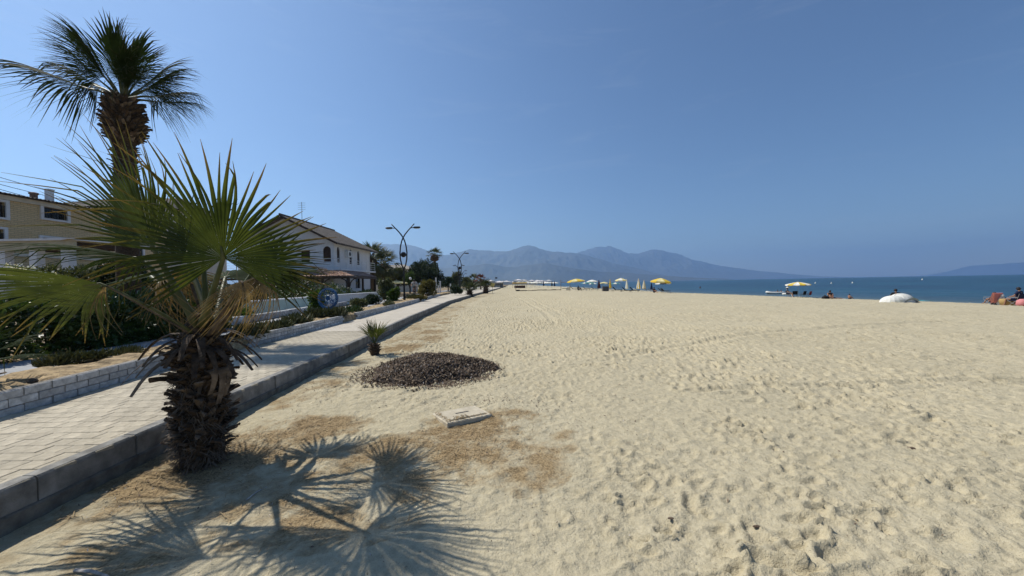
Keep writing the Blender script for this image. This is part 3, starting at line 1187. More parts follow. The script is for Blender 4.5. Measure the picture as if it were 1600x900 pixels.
sp = Vector((-3.17, 8.46, sz(-3.17, 8.46)))
low_palm('young_fan_palm', 'young fan palm with upright spiky leaves at the kerb behind the seaweed pile', sp, .24, .10, 9, .44, 3, pet=.18, up0=.85, spread=75, segs=12)
p_ = at(-34, 600, 4.35)
low_palm('young_fan_palm', 'dark palm leaf tips reaching in over the wall at the left edge', (p_.x - .1, 4.35, S_Z), .25, .13, 9, .46, 5, LD, pet=.25, up0=.1, spread=110, segs=16)
p_ = g(734, 464, 0)
low_palm('young_fan_palm', 'small fan palm with bulging foot on the sand beside the far kerb', (p_.x, p_.y, 0), .75, .38, 15, 1.0, 8, (leaf_far, petiole_mat), pet=.6, up0=.15, nb=36)
p_ = g(759, 458.5, 0)
low_palm('young_fan_palm', 'squat far fan palm where the kerb ends at the yellow sign', (p_.x, p_.y, 0), 1.2, .45, 15, 1.2, 9, (leaf_far, petiole_mat), pet=.6, up0=.1, nb=36)


def tall_palm(name, label, loc, H, r0, r1, ball, fr, mats, seed, nb=110, nb2=90, leafn=30, lean=(0, 0), bl=.2):
    """tall trunk, swollen ball of cut leaf bases, crown of drooping fans. fr: (direction, petiole, R, extra)"""
    root = thing(name, label, 'palm', loc)
    br, bz0, bz1 = ball
    pr = lambda z: float(np.interp(z, [0, .4, bz0 - .05, bz0 + .12, (bz0 + bz1) / 2, bz1 - .12, bz1], [r0 * 1.25, r0, r1, br * .95, br * 1.08, br * .8, br * .35]))
    mb = MB()
    zz = [-.1, .4] + list(np.linspace(.8, bz0 - .05, 8)) + list(np.linspace(bz0, bz1, 8))
    mb.lathe([(pr(z) * .92, z) for z in zz], 16)
    mb.build('trunk', fibre_mat, root, smooth=True)
    boots(root, pr, nb, bl, bl * .33, .03, seed, z0=bz0, z1=bz1 - .05, pale=.2)
    if nb2:
        boots(root, pr, nb2, bl * .7, bl * .42, .02, seed + 30, z0=max(.4, bz0 - 2.6), z1=bz0 - .1, pale=.05)
    for i, (d, pl, R, kw) in enumerate(fr):
        d = Vector(d).normalized()
        b = Vector((d.x * br * .3, d.y * br * .3, bz1 - .05))
        h = b + d * pl + Vector((0, 0, -.06 * pl))
        k2 = dict(n=leafn, spread=110, fused=.33, cup=.35, droop=.30, tipdroop=.5, side_short=.15, rows=8)
        mid = Vector(d)
        if 'mid' in kw:
            mid = Vector(kw.pop('mid'))
        k2.update(kw)
        frond(root, b, h, mid, (0, 0, 1) if abs(mid.normalized().z) < .92 else (-mid.x, -mid.y - .3, .3), R, mats, pet_r=r1 * .11, curve=.12 * pl, seed=seed * 60 + i, **k2)
    return root


TP = Vector((-10.35, 10, .44))
hz = lambda px, py: at(px, py, 10) - TP
tz0, tz1 = hz(195, 226).z, hz(195, 150).z
S10 = 10 / FPX
fr = []
for (tx, ty, dy, pl, dr, spd) in [(14, 92, -.5, 1.15, .22, 100), (45, 68, .8, 1.25, .25, 100), (70, 85, 2.0, 1.1, .3, 110), (116, 28, -.4, 1.05, .22, 115), (150, 30, 1.6, 1.0, .18, 120), (203, 22, -.5, .75, .08, 105), (232, 40, .8, .8, .12, 110),
                              (262, 60, -.9, .95, .25, 120), (280, 82, .8, .95, .3, 120), (328, 150, -.3, 1.05, .35, 110), (268, 128, -1.8, .9, .38, 120), (290, 140, 1.4, .9, .35, 110), (120, 120, 1.8, .8, .4, 110), (190, 70, -2.4, .9, .3, 120), (215, 70, 2.2, .9, .25, 120), (165, 45, -1.2, .9, .2, 110), (180, 35, 1.0, .8, .12, 110), (228, 52, -1.6, .8, .2, 115), (248, 52, 1.5, .85, .2, 115), (255, 92, -1.5, .9, .3, 115), (150, 82, -1.6, .9, .3, 115)]:
    v = Vector(((tx - 195) * S10, dy * .55, (150 - ty) * S10))
    L_ = v.length
    v.z += .10 * L_
    pl_ = pl * .72 * min(1, L_ / 2.4)
    fr.append((v, pl_, max(.58, (L_ - pl_) * .64), dict(droop=dr * .45, tipdroop=dr * .9, spread=spd * 1.05, cup=.75, costa=.62, fused=.55, wf=.85, n=50, side_short=.50, wind=(-.03, 0, -.10), rows=9)))
tall_palm('tall_fan_palm', 'tall palm with a ragged ball of cut leaf bases under its windblown crown', TP, tz1, .27, .235, (.37, tz0 + .05, tz1 - .05), fr, (leaf_dark, petiole_mat), 4, nb=290, nb2=150, leafn=34, bl=.155)


def std_fronds(n, pl, R, seed, lo=-.55, hi=1.4):
    r = random.Random(seed)
    out = []
    for i in range(n):
        a = i * 2.39996
        el = lo + (hi - lo) * (i / (n - 1))
        out.append(((math.sin(a) * math.cos(el), math.cos(a) * math.cos(el), math.sin(el)), pl * r.uniform(.8, 1.1), R * r.uniform(.85, 1.1), dict(spread=140, rows=6, wf=.75, fused=.5, droop=.2, tipdroop=.3, cup=.25)))
    return out


LF = (leaf_far, petiole_mat)
p_ = at(583, 440, 46)
b1 = at(585, 404, 46).z
tall_palm('garden_fan_palm', 'bushy fan palm with hanging old leaves beside the white house', (p_.x, 46, .44), 7, .38, .34, (.55, b1 - .44 - .9, b1 - .44), std_fronds(30, 1.1, 1.35, 2, -1.3), LF, 12, nb=60, nb2=0, leafn=20)
p_ = at(604, 440, 49)
b1 = at(600, 412, 49).z
tall_palm('garden_fan_palm', 'shorter drooping fan palm just right of the bushy palm by the house', (p_.x - .3, 49, .44), 6, .34, .3, (.5, b1 - .44 - .7, b1 - .44), std_fronds(22, 1.0, 1.3, 6, -1.2), LF, 14, nb=40, nb2=0, leafn=18)
p_ = at(679.5, 430, 75)
b0, b1 = at(679.5, 408, 75).z, at(679.5, 398, 75).z
tall_palm('background_palm', 'slim far palm with a round ball under its crown above the dark tree', (p_.x, 75, .44), 8, .32, .28, (.85, b0 - .44, b1 - .44), std_fronds(15, .8, 1.0, 3, -.15), LF, 16, nb=50, nb2=0, leafn=16, bl=.3)
p_ = at(741, 440, 92)
b1 = at(741, 437.5, 92).z
tall_palm('background_palm', 'low green palm crown beyond the second lamp post', (p_.x, 92, .3), 3, .3, .28, (.45, b1 - 1.0, b1 - .3), std_fronds(15, .9, 1.2, 4, -.5), LF, 18, nb=30, nb2=0, leafn=14)
p_ = at(751, 440, 88)
b1 = at(751, 435.5, 88).z
leaf_red = mat('reddish_palm_leaf', (.11, .035, .03), .7, .4, 3, trans=.15)
tall_palm('background_palm', 'thin far palm with a reddish crown near the kerb end', (p_.x, 88, .3), 3.5, .18, .16, (.28, b1 - .9, b1 - .3), std_fronds(13, .6, .95, 5, -.4), (leaf_red, petiole_mat), 20, nb=24, nb2=0, leafn=14)

# ------------------------------------------------------------------ buildings
white_w = mat('white_render', (.72, .725, .73), .85, .06, 1.2, .002, 60, stain=.12)
cream_w = mat('cream_trim', (.60, .555, .46), .85, .1, 2)
tile_red = mat('clay_roof_tile', (.24, .145, .105), .85, .3, 5, .004, 30, col2=(.42, .27, .20))
tile_brown = mat('brown_roof_tile', (.075, .065, .057), .9, .3, 4, .004, 30, col2=(.14, .12, .102))
dark_wood = mat('dark_wood', (.045, .028, .018), .6, .3, 6)
brown_shut = mat('brown_shutter', (.055, .024, .014), .55, .3, 10)
glass = mat('window_glass', (.012, .015, .018), .12, .2, 2, spec=.5)
iron = mat('black_iron', (.014, .014, .015), .5, .2, 9)
rail_w = mat('pale_rail', (.62, .62, .60), .5, .1, 9)


def arch(x0, x1, z0, z1, n=9, point=0.0):
    r = (x1 - x0) / 2
    cx = (x0 + x1) / 2
    ry = r * (1 + point)
    pts = [(x0, z0), (x1, z0)]
    for k in range(n + 1):
        a = math.pi * k / n
        pts.append((cx + r * math.cos(a), z1 - ry + ry * math.sin(a)))
    return pts


def rect(x0, x1, z0, z1):
    return [(x0, z0), (x1, z0), (x1, z1), (x0, z1)]


def wall_panel(mb, outer, holes, o, u, n, depth=.18):
    """flat wall with real openings: outline and holes in (u, z); n points outward; reveals go inward"""
    o, u, n = Vector(o), Vector(u), Vector(n)
    P = lambda q, d=0.0: o + u * q[0] + Vector((0, 0, q[1])) - n * d
    loops = [outer] + holes
    flat = [q for l in loops for q in l]
    tris = tessellate_polygon([[Vector((q[0], q[1], 0)) for q in l] for l in loops])
    i0 = len(mb.v)
    for q in flat:
        mb.vert(P(q))
    for t in tris:
        a, b, c = [Vector(mb.v[i0 + k]) for k in t]
        t = t if (b - a).cross(c - a).dot(n) > 0 else t[::-1]
        mb.f.append(tuple(i0 + k for k in t))
    for h in holes:
        for a, b in zip(h, h[1:] + h[:1]):
            mb.poly([P(a), P(b), P(b, depth), P(a, depth)])


def window(root, hole, o, u, n, depth=.14, frame=.06, m=None, bars=1, name='window', fm=None, rails=0):
    """frame following the opening plus a pane set back in it"""
    o, u, n = Vector(o), Vector(u), Vector(n)
    P = lambda q, d=0.0: o + u * q[0] + Vector((0, 0, q[1])) - n * d
    cx = sum(q[0] for q in hole) / len(hole)
    cz_ = sum(q[1] for q in hole) / len(hole)
    mb = MB()
    ins = []
    for q in hole:
        d = Vector((cx - q[0], cz_ - q[1]))
        k = frame * 1.25 / max(d.length, .01)
        ins.append((q[0] + d.x * k, q[1] + d.y * k))
    K = len(hole)
    for k in range(K):
        a, b, c, d = hole[k], hole[(k + 1) % K], ins[(k + 1) % K], ins[k]
        mb.poly([P(a, depth - .05), P(b, depth - .05), P(c, depth - .05), P(d, depth - .05)])
        mb.poly([P(d, depth - .05), P(c, depth - .05), P(c, depth + .01), P(d, depth + .01)])
    x0, x1 = min(q[0] for q in hole), max(q[0] for q in hole)
    z0, z1 = min(q[1] for q in hole), max(q[1] for q in hole)
    for b in range(bars):
        x = x0 + (x1 - x0) * (b + 1) / (bars + 1)
        for s_ in (-1,):
            mb.poly([P((x - .025, z0), depth - .04), P((x + .025, z0), depth - .04), P((x + .025, z1 - .02), depth - .04), P((x - .025, z1 - .02), depth - .04)])
    w = mb.build(name, fm or dark_wood, root)
    mb = MB()
    mb.poly([P(q, depth) for q in hole])
    mb.build('pane', m or glass, w)
    return w


def tiles(mb, a, b, c, d, rows, cols, lift=.035):
    """pantile rows between eave a-b and ridge d-c"""
    a, b, c, d = map(Vector, (a, b, c, d))
    nrm = (b - a).cross(d - a).normalized()
    for i in range(rows):
        t0, t1 = i / rows, (i + 1.12) / rows
        for j in range(cols):
            s0, s1 = j / cols, (j + 1) / cols
            sm = (s0 + s1) / 2
            Q = lambda s_, t: (a.lerp(b, s_)).lerp(d.lerp(c, s_), t)
            q = [Q(s0, t0) + nrm * .012, Q(sm, t0) + nrm * (lift + .012), Q(s1, t0) + nrm * .012, Q(s1, t1), Q(sm, t1) + nrm * lift, Q(s0, t1)]
            i0 = len(mb.v)
            for p in q:
                mb.vert(p)
            mb.f += [(i0, i0 + 1, i0 + 4, i0 + 5), (i0 + 1, i0 + 2, i0 + 3, i0 + 4)]


# ---- white house with arched windows
HX, HY = -15.8, 33.0
G0 = .5
house = thing('white_house', 'two-storey white house with arched brown windows and a tiled veranda roof', 'house', (HX, HY, G0))
W, D_ = 8.6, 8.4
ez, rz_ = 5.25, 7.45          # eave, ridge above ground
gw = [arch(-.98, -.28, 3.30, 4.72, point=.0), rect(-2.95, -2.15, 3.35, 4.35), rect(-6.3, -5.2, 3.35, 4.4), arch(-2.9, -1.9, 0.05, 2.0), arch(-5.6, -4.6, .05, 2.0), rect(-7.2, -6.3, .05, 1.9)]
sw = [arch(.55, 1.15, 3.30, 4.75, point=.35), arch(3.15, 3.75, 3.30, 4.75, point=.35), arch(4.95, 5.55, 3.30, 4.75, point=.35), arch(2.2, 3.1, .05, 2.0), rect(4.4, 5.6, .9, 2.0)]
mb = MB()
wall_panel(mb, [(-W, 0), (0, 0), (0, ez), (-W / 2, rz_ - .12), (-W, ez)], gw, (0, 0, 0), (1, 0, 0), (0, -1, 0))
wall_panel(mb, rect(0, D_, 0, ez), sw, (0, 0, 0), (0, 1, 0), (1, 0, 0))
wall_panel(mb, [(0, 0), (W, 0), (W, ez), (W / 2, rz_ - .12), (0, ez)], [], (0, D_, 0), (-1, 0, 0), (0, 1, 0))
wall_panel(mb, rect(0, D_, 0, ez), [], (-W, D_, 0), (0, -1, 0), (-1, 0, 0))
mb.build('wall', white_w, house)
for i, h in enumerate(gw):
    window(house, h, (0, 0, 0), (1, 0, 0), (0, -1, 0), m=brown_shut if i in (0, 1, 2) else glass, name='window' if i < 3 else 'door')
for i, h in enumerate(sw):
    window(house, h, (0, 0, 0), (0, 1, 0), (1, 0, 0), m=brown_shut if i < 3 else glass, name='window' if i != 3 else 'door')
rf = MB()
ov = .75
for s_ in (0, 1):
    xe = .62 if s_ == 0 else -W - .62
    ze = ez - .30
    a, b = (xe, -ov, ze), (xe, D_ + ov, ze)
    c, d = (-W / 2, D_ + ov, rz_), (-W / 2, -ov, rz_)
    if s_:
        a, b, c, d = b, a, d, c
    tiles(rf, a, b, c, d, 16, 34)
    rf.poly([Vector(p) - Vector((0, 0, .14)) for p in (b, a, d, c)])
    for (p, q) in ((a, b), (d, a), (b, c)):
        p, q = Vector(p), Vector(q)
        dn = Vector((0, 0, -.14))
        rf.poly([p, q, q + dn, p + dn])
roof = rf.build('roof', tile_brown, house)
mb = MB()
mb.tube([(-W / 2, -ov, rz_ + .05), (-W / 2, D_ + ov, rz_ + .05)], .10, 8)
mb.build('ridge_cap', tile_brown, roof)
# roof edge boards
mb = MB()
for (p, q) in (((.64, -ov - .01, ez - .47), (-W / 2, -ov - .01, rz_ - .17)), ((-W - .64, -ov - .01, ez - .47), (-W / 2, -ov - .01, rz_ - .17))):
    p, q = Vector(p), Vector(q)
    mb.poly([p, q, q + Vector((0, 0, .19)), p + Vector((0, 0, .19))])
    mb.poly([p + Vector((0, -.03, 0)), q + Vector((0, -.03, 0)), q + Vector((0, -.03, .19)), p + Vector((0, -.03, .19))])
mb.build('bargeboard', dark_wood, roof)
# gutter pipe, antenna
mb = MB()
mb.tube([(.55, D_ - .1, ez - .4), (.3, D_ - .1, ez - .6), (.06, D_ - .1, ez - .9), (.06, D_ - .1, .1)], .05, 6)
mb.build('downpipe', dark_wood, house)
mb = MB()
mb.tube([(-W / 2 + .4, 2.0, rz_ - .1), (-W / 2 + .4, 2.0, rz_ + 1.7)], .02, 5)
for k in range(4):
    mb.tube([(-W / 2 + .05, 2.0, rz_ + 1.0 + k * .2), (-W / 2 + .75, 2.0, rz_ + 1.0 + k * .2)], .012, 4)
mb.build('antenna', iron, roof)
mb = MB()
mb.box((.01, 2.1, 3.9), (.33, 2.9, 4.5), .02)
ac = mb.build('air_conditioner', rail_w, house)
mb = MB()
mb.lathe([(.20, 0), (.20, .012), (.16, .02)], 14)
f_ = mb.build('fan_grille', iron, ac, (.335, 2.5, 4.2))
f_.rotation_euler = (0, rad(90), 0)
# balcony slab and rail on top of the veranda
mb = MB()
mb.box((-W - .2, -1.25, 2.52), (1.15, 0.0, 2.66))
mb.box((0.001, 0.0, 2.52), (1.15, D_ - 1.5, 2.66))
mb.build('balcony_slab', white_w, house)
rl = MB()
posts = [(-W + k * 1.2 - .1, -1.2) for k in range(9)] + [(1.08, -1.2 + k * 1.15) for k in range(8)]
for x, y in posts:
    rl.tube([(x, y, 2.66), (x, y, 3.52)], .018, 5)
for z in (2.85, 3.05, 3.28, 3.52):
    rl.tube([(-W - .1, -1.2, z), (1.08, -1.2, z), (1.08, D_ - 1.55, z)], .016 if z < 3.5 else .024, 5)
rl.build('balcony_rail', rail_w, house)
# veranda: lean-to tile roof on dark posts
vr = MB()
ze, zt = 1.98, 2.50
tiles(vr, (-W - .3, -2.9, ze), (2.6, -2.9, ze), (1.15, -1.25, zt), (-W - .3, -1.25, zt), 7, 46, .03)
tiles(vr, (2.6, -2.9, ze), (2.6, 3.2, ze), (1.15, 3.2, zt), (1.15, -1.25, zt), 7, 26, .03)
vr.poly([(-W - .3, -2.9, ze - .05), (-W - .3, -1.25, zt - .05), (1.15, -1.25, zt - .05), (2.6, -2.9, ze - .05)])
vr.poly([(2.6, -2.9, ze - .05), (1.15, -1.25, zt - .05), (1.15, 3.2, zt - .05), (2.6, 3.2, ze - .05)])
ver = vr.build('veranda_roof', tile_red, house)
mb = MB()
mb.box((-W - .3, -2.86, ze - .22), (2.56, -2.74, ze - .06))
mb.box((2.44, -2.73, ze - .22), (2.56, 3.2, ze - .06))
mb.build('veranda_beam', dark_wood, ver)
for (x, y) in [(-8.2, -2.8), (-5.4, -2.8), (-2.2, -2.8), (.35, -2.8), (2.5, -2.8), (2.5, 0), (2.5, 2.9)]:
    mb = MB()
    mb.box((x - .08, y - .06, 0), (x + .08, y + .06, ze - .2))
    for s_ in (-1, 1):
        if y == -2.8:
            for k in range(4):
                a0, a1 = k / 4 * math.pi / 2, (k + 1) / 4 * math.pi / 2
                p = lambda a: Vector((x + s_ * (.08 + .55 * (1 - math.cos(a))), y, ze - .85 + .62 * math.sin(a)))
                mb.tube([p(a0), p(a1)], .05, 4)
    mb.build('veranda_post', dark_wood, house)
for x0, x1 in ((-7.95, -7.6), (-4.2, -3.85), (-1.5, -1.15)):
    mb = MB()
    mb.box((x0, -.14, 0.0), (x1, -.002, 2.2))
    mb.build('pilaster', cream_w, house)
mb = MB()
mb.box((-W - .3, -2.95, -.25), (2.7, -.003, .04))
mb.box((.003, 0, -.25), (2.7, 3.3, .04))
mb.build('veranda_floor', mat('veranda_floor', (.35, .33, .30), .8, .1, 4), house)
foliage('roof_creeper', mat('pale_pink_blossom', (.55, .40, .36), .8, .2, 6, trans=.2), [(.1, -2.2, 2.42, .42, .4, .22), (.9, -2.4, 2.25, .5, .35, .14), (1.7, -2.5, 2.18, .45, .35, .14)], 900, .10, house, seed=77)

# ---- garden wall, pale green then white, in front of the house
gwall = thing('garden_wall', 'pale green rendered garden wall in front of the white house', 'wall', (-10.4, 16, .45))
mb = MB()
mb.box((-.10, -2.2, 0), (.10, 3.1, .60))
mb.build('wall_panel', mat('pale_green_render', (.40, .50, .46), .85, .14, 2.5), gwall)
mb = MB()
mb.box((-.13, -2.2, .60), (.13, 3.1, .66), .02)
mb.build('coping', white_w, gwall)
gwall2 = thing('garden_wall', 'white garden wall behind the shrubs, right of the blue ring sign', 'wall', (-10.6, 24, .45))
mb = MB()
mb.box((-.10, -4.8, 0), (.10, 6.0, .62))
mb.build('wall_panel', white_w, gwall2)
mb = MB()
mb.box((-.13, -4.8, .62), (.13, 6.0, .68), .02)
mb.build('coping', white_w, gwall2)

# ---- beige brick house at the left
brick_m = mat('beige_brickwork', (.42, .33, .19), .9, .16, 3, 0, stretch=(1, 1, 1), col2=(.52, .42, .25))


def beige_brick():
    m = bpy.data.materials.new('beige_brick')
    m.use_nodes = True
    N, L = m.node_tree.nodes, m.node_tree.links
    b = N['Principled BSDF']
    b.inputs['Roughness'].default_value = .9
    tc = N.new('ShaderNodeTexCoord')
    mp = N.new('ShaderNodeMapping')
    mp.inputs['Rotation'].default_value = (rad(90), 0, rad(90))
    sp_ = N.new('ShaderNodeSeparateXYZ')
    cb = N.new('ShaderNodeCombineXYZ')
    ad = N.new('ShaderNodeMath')
    L.new(tc.outputs['Object'], sp_.inputs[0])
    L.new(sp_.outputs[0], ad.inputs[0])
    L.new(sp_.outputs[1], ad.inputs[1])
    L.new(ad.outputs[0], cb.inputs[0])
    L.new(sp_.outputs[2], cb.inputs[1])
    br = N.new('ShaderNodeTexBrick')
    br.inputs['Scale'].default_value = 1
    br.inputs['Brick Width'].default_value = .32
    br.inputs['Row Height'].default_value = .115
    br.inputs['Mortar Size'].default_value = .012
    br.inputs['Color1'].default_value = (.60, .455, .245, 1)
    br.inputs['Color2'].default_value = (.68, .53, .30, 1)
    br.inputs['Mortar'].default_value = (.38, .30, .18, 1)
    L.new(cb.outputs[0], br.inputs['Vector'])
    L.new(br.outputs[0], b.inputs['Base Color'])
    bp = N.new('ShaderNodeBump')
    bp.inputs['Distance'].default_value = .012
    bp.invert = True
    L.new(br.outputs['Fac'], bp.inputs['Height'])
    L.new(bp.outputs[0], b.inputs['Normal'])
    return m


BX = -30.0
bh = thing('beige_house', 'beige brick house with dark grilled windows and a white chimney, behind the palms', 'house', (BX, 24, .44))
bb = beige_brick()
# local: wall plane x=0 facing +X, y along the street, z up
zz = lambda px, py: (lambda d: EYE + d.z * (BX / d.x) - .44)(ray(px, py))
yy = lambda px: (lambda d: d.y * (BX / d.x) - 24)(ray(px, 400))
H_ = zz(60, 314)
holes = [rect(yy(69), yy(106), zz(87, 343), zz(87, 326)), rect(yy(66), yy(101), zz(84, 384), zz(84, 373)), rect(yy(163), yy(176), zz(165, 357), zz(165, 344)), rect(yy(-20), yy(10), zz(5, 340), zz(5, 316)), rect(yy(-16), yy(6), zz(0, 385), zz(0, 358)),
         rect(yy(200), yy(222), zz(210, 360), zz(210, 345)), rect(yy(200), yy(222), zz(210, 400), zz(210, 385))]
y0, y1 = yy(-120), yy(262)
mb = MB()
wall_panel(mb, rect(y0, y1, 0, H_), holes, (0, 0, 0), (0, 1, 0), (1, 0, 0), .25)
wall_panel(mb, rect(0, 9, 0, H_), [rect(2, 3.4, 4.2, 5.6)], (-9, y0, 0), (1, 0, 0), (0, -1, 0), .25)
wall_panel(mb, rect(0, 9, 0, H_), [], (0, y1, 0), (-1, 0, 0), (0, 1, 0), .25)
mb.build('wall', bb, bh)
for i, h in enumerate(holes):
    w = window(bh, h, (0, 0, 0), (0, 1, 0), (1, 0, 0), .2, .10, bars=1)
    (x0, z0), (x1, _), (_, z1) = h[0], h[1], h[2]
    mb = MB()
    for a in (x0 - .16, x1):
        mb.box((.004, a, z0 - .12), (.10, a + .16, z1 + .14))
    mb.box((.004, x0, z1), (.09, x1, z1 + .14))
    mb.box((.004, x0, z0 - .12), (.12, x1, z0))
    mb.build('trim', white_w, w)
    mb = MB()
    for k in range(9):
        y_ = x0 + (x1 - x0) * (k + .5) / 9
        mb.tube([(.03, y_, z0), (.03, y_, z0 + (z1 - z0) * .75)], .016, 4)
    mb.tube([(.03, x0, z0 + (z1 - z0) * .75), (.03, x1, z0 + (z1 - z0) * .75)], .02, 4)
    mb.build('grille', iron, w)
mb = MB()
mb.box((.004, y0, H_ * .5 - .12), (.08, y1, H_ * .5 + .05))
mb.box((.004, y0, H_ - .28), (.16, y1, H_))
mb.build('string_course', cream_w, bh)
rf = MB()
o_ = .55
tiles(rf, (o_, y0 - .4, H_), (o_, y1 + .4, H_), (-4.5, y1 + .4, H_ + .75), (-4.5, y0 - .4, H_ + .75), 18, 70, .05)
rf.poly([(-9 - o_, y1 + .4, H_), (-9 - o_, y0 - .4, H_), (-4.5, y0 - .4, H_ + .75), (-4.5, y1 + .4, H_ + .75)])
rf.poly([(o_, y0 - .4, H_ - .01), (-4.5, y0 - .4, H_ + .72), (-9 - o_, y0 - .4, H_ - .01)])
rf.poly([(-9 - o_, y1 + .4, H_ - .01), (-4.5, y1 + .4, H_ + .72), (o_, y1 + .4, H_ - .01)])
rf.poly([(o_, y0 - .4, H_ - .02), (-9 - o_, y0 - .4, H_ - .02), (-9 - o_, y1 + .4, H_ - .02), (o_, y1 + .4, H_ - .02)])
br_ = rf.build('roof', tile_brown, bh)
mb = MB()
yc = yy(83)
mb.box((-.75, yc + .25, H_ + .1), (-.45, yc + .53, H_ + .95))
mb.box((-.78, yc + .22, H_ + .95), (-.42, yc + .56, H_ + 1.02))
mb.build('chimney', white_w, br_)
mb = MB()
yc = yy(58)
mb.lathe([(.17, 0), (.17, .28), (.22, .29), (.22, .38), (.12, .42)], 14, (-.6, yc + .4, H_ + .2))
mb.build('chimney_pot', tile_red, br_)
# second brown roof further along
p = at(150, 322, 40)
h2 = thing('neighbour_house', 'house with a broad brown tiled roof behind the beige house', 'house', (p.x, 40, .44))
mb = MB()
mb.box((-7, 0, 0), (7, 9, p.z - .6))
mb.build('wall', cream_w, h2)
rf = MB()
zt = at(140, 311, 44).z - .44
zb = p.z - .6
tiles(rf, (-7.6, -.6, zb), (7.6, -.6, zb), (5.2, 4.5, zt), (-5.2, 4.5, zt), 16, 44, .05)
rf.poly([(7.6, -.6, zb), (7.6, 9.6, zb), (5.2, 4.5, zt)])
rf.poly([(-7.6, 9.6, zb), (-7.6, -.6, zb), (-5.2, 4.5, zt)])
rf.poly([(7.6, 9.6, zb), (-7.6, 9.6, zb), (-5.2, 4.5, zt), (5.2, 4.5, zt)])
rf.build('roof', tile_brown, h2)
mb = MB()
for x in (-4, 0, 4):
    mb.box((x - .5, -.03, 3.2), (x + .5, .02, 4.4))
mb.build('window', glass, h2)
# flat-roofed pergola with a pale beam at the left
pa, pb = at(-60, 378, 16), at(150, 388, 16.8)
pg = thing('pergola', 'long cream pergola roof in front of the beige house', 'pergola', (pa.x, 16, .44))
zt = pa.z - .44
mb = MB()
Lp = pb.x - pa.x
mb.box((0, -.08, zt - .42), (Lp, .06, zt - .02))
mb.build('fascia', mat('pergola_cream', (.44, .39, .27), .85, .12, 3), pg)
mb = MB()
mb.box((-.1, -.16, zt - .02), (Lp + .1, 3.2, zt + .07))
mb.build('roof_edge', white_w, pg)
for k in range(4):
    x = .4 + k * (Lp - .8) / 3
    mb = MB()
    mb.box((x - .16, -.06, 0), (x + .16, .24, zt - .42))
    mb.build('post', white_w, pg)
for k in range(9):
    x = .3 + k * (Lp - .6) / 8
    mb = MB()
    mb.box((x - .05, .07, zt - .22), (x + .05, 3.1, zt - .05))
    mb.build('rafter', dark_wood, pg)
# small grey-roofed house among the trees
p = at(611, 420, 66)
h3 = thing('grey_roof_house', 'low house with a grey-beige roof among trees behind the first lamp post', 'house', (p.x, 66, .44))
zt = at(611, 413.5, 68).z - .44
zb = at(611, 421, 66).z - .44
mb = MB()
mb.box((-3.2, 0, 0), (3.2, 6, zb))
mb.build('wall', cream_w, h3)
rf = MB()
tiles(rf, (-3.6, -.4, zb), (3.6, -.4, zb), (1.6, 3, zt), (-1.6, 3, zt), 8, 18, .04)
rf.poly([(3.6, -.4, zb), (3.6, 6.4, zb), (1.6, 3, zt)])
rf.poly([(-3.6, 6.4, zb), (-3.6, -.4, zb), (-1.6, 3, zt)])
rf.poly([(3.6, 6.4, zb), (-3.6, 6.4, zb), (-1.6, 3, zt), (1.6, 3, zt)])
rf.build('roof', mat('grey_beige_tile', (.30, .27, .23), .9, .2, 3), h3)
# power cables over the roofs
for (ya, yb, nm) in ((272, 330, 'topmost'), (287, 334, 'middle'), (293, 345, 'lowest')):
    a, b = at(-120, ya - 34, 26), at(200, yb - 5, 38)
    pts = []
    for k in range(15):
        t = k / 14
        q = a.lerp(b, t)
        q.z -= .8 * 4 * t * (1 - t) * .5
        pts.append(q - a)
    mb = MB()
    mb.tube(pts, .022, 5)
    tag(mb.build('power_cable', iron, None, a), f'{nm} of the three power cables above the beige house roof', 'cable')

# ------------------------------------------------------------------ hedges, shrubs, trees
lf_hedge = mat('hedge_leaf', (.030, .058, .014), .45, .35, 2, trans=.22, spec=.45, col2=(.060, .105, .022))
lf_olive = mat('olive_leaf', (.065, .080, .035), .6, .3, 1, trans=.2, col2=(.115, .125, .055))
lf_dark = mat('dark_tree_leaf', (.018, .036, .014), .55, .35, .7, trans=.15, col2=(.045, .075, .026))
lf_bright = mat('bright_shrub_leaf', (.055, .105, .018), .5, .3, 2, trans=.25, col2=(.10, .16, .03))
lf_yel = mat('yellowish_shrub_leaf', (.085, .085, .022), .6, .35, 1.5, trans=.2, col2=(.16, .14, .04))
lf_succ = mat('succulent_leaf', (.055, .075, .028), .5, .35, 6, trans=.1, col2=(.105, .105, .045))
bark = mat('bark', (.07, .052, .038), .95, .3, 9, .01, 40)
blossom = mat('white_blossom', (.78, .77, .74), .7, .05, 9, trans=.2)


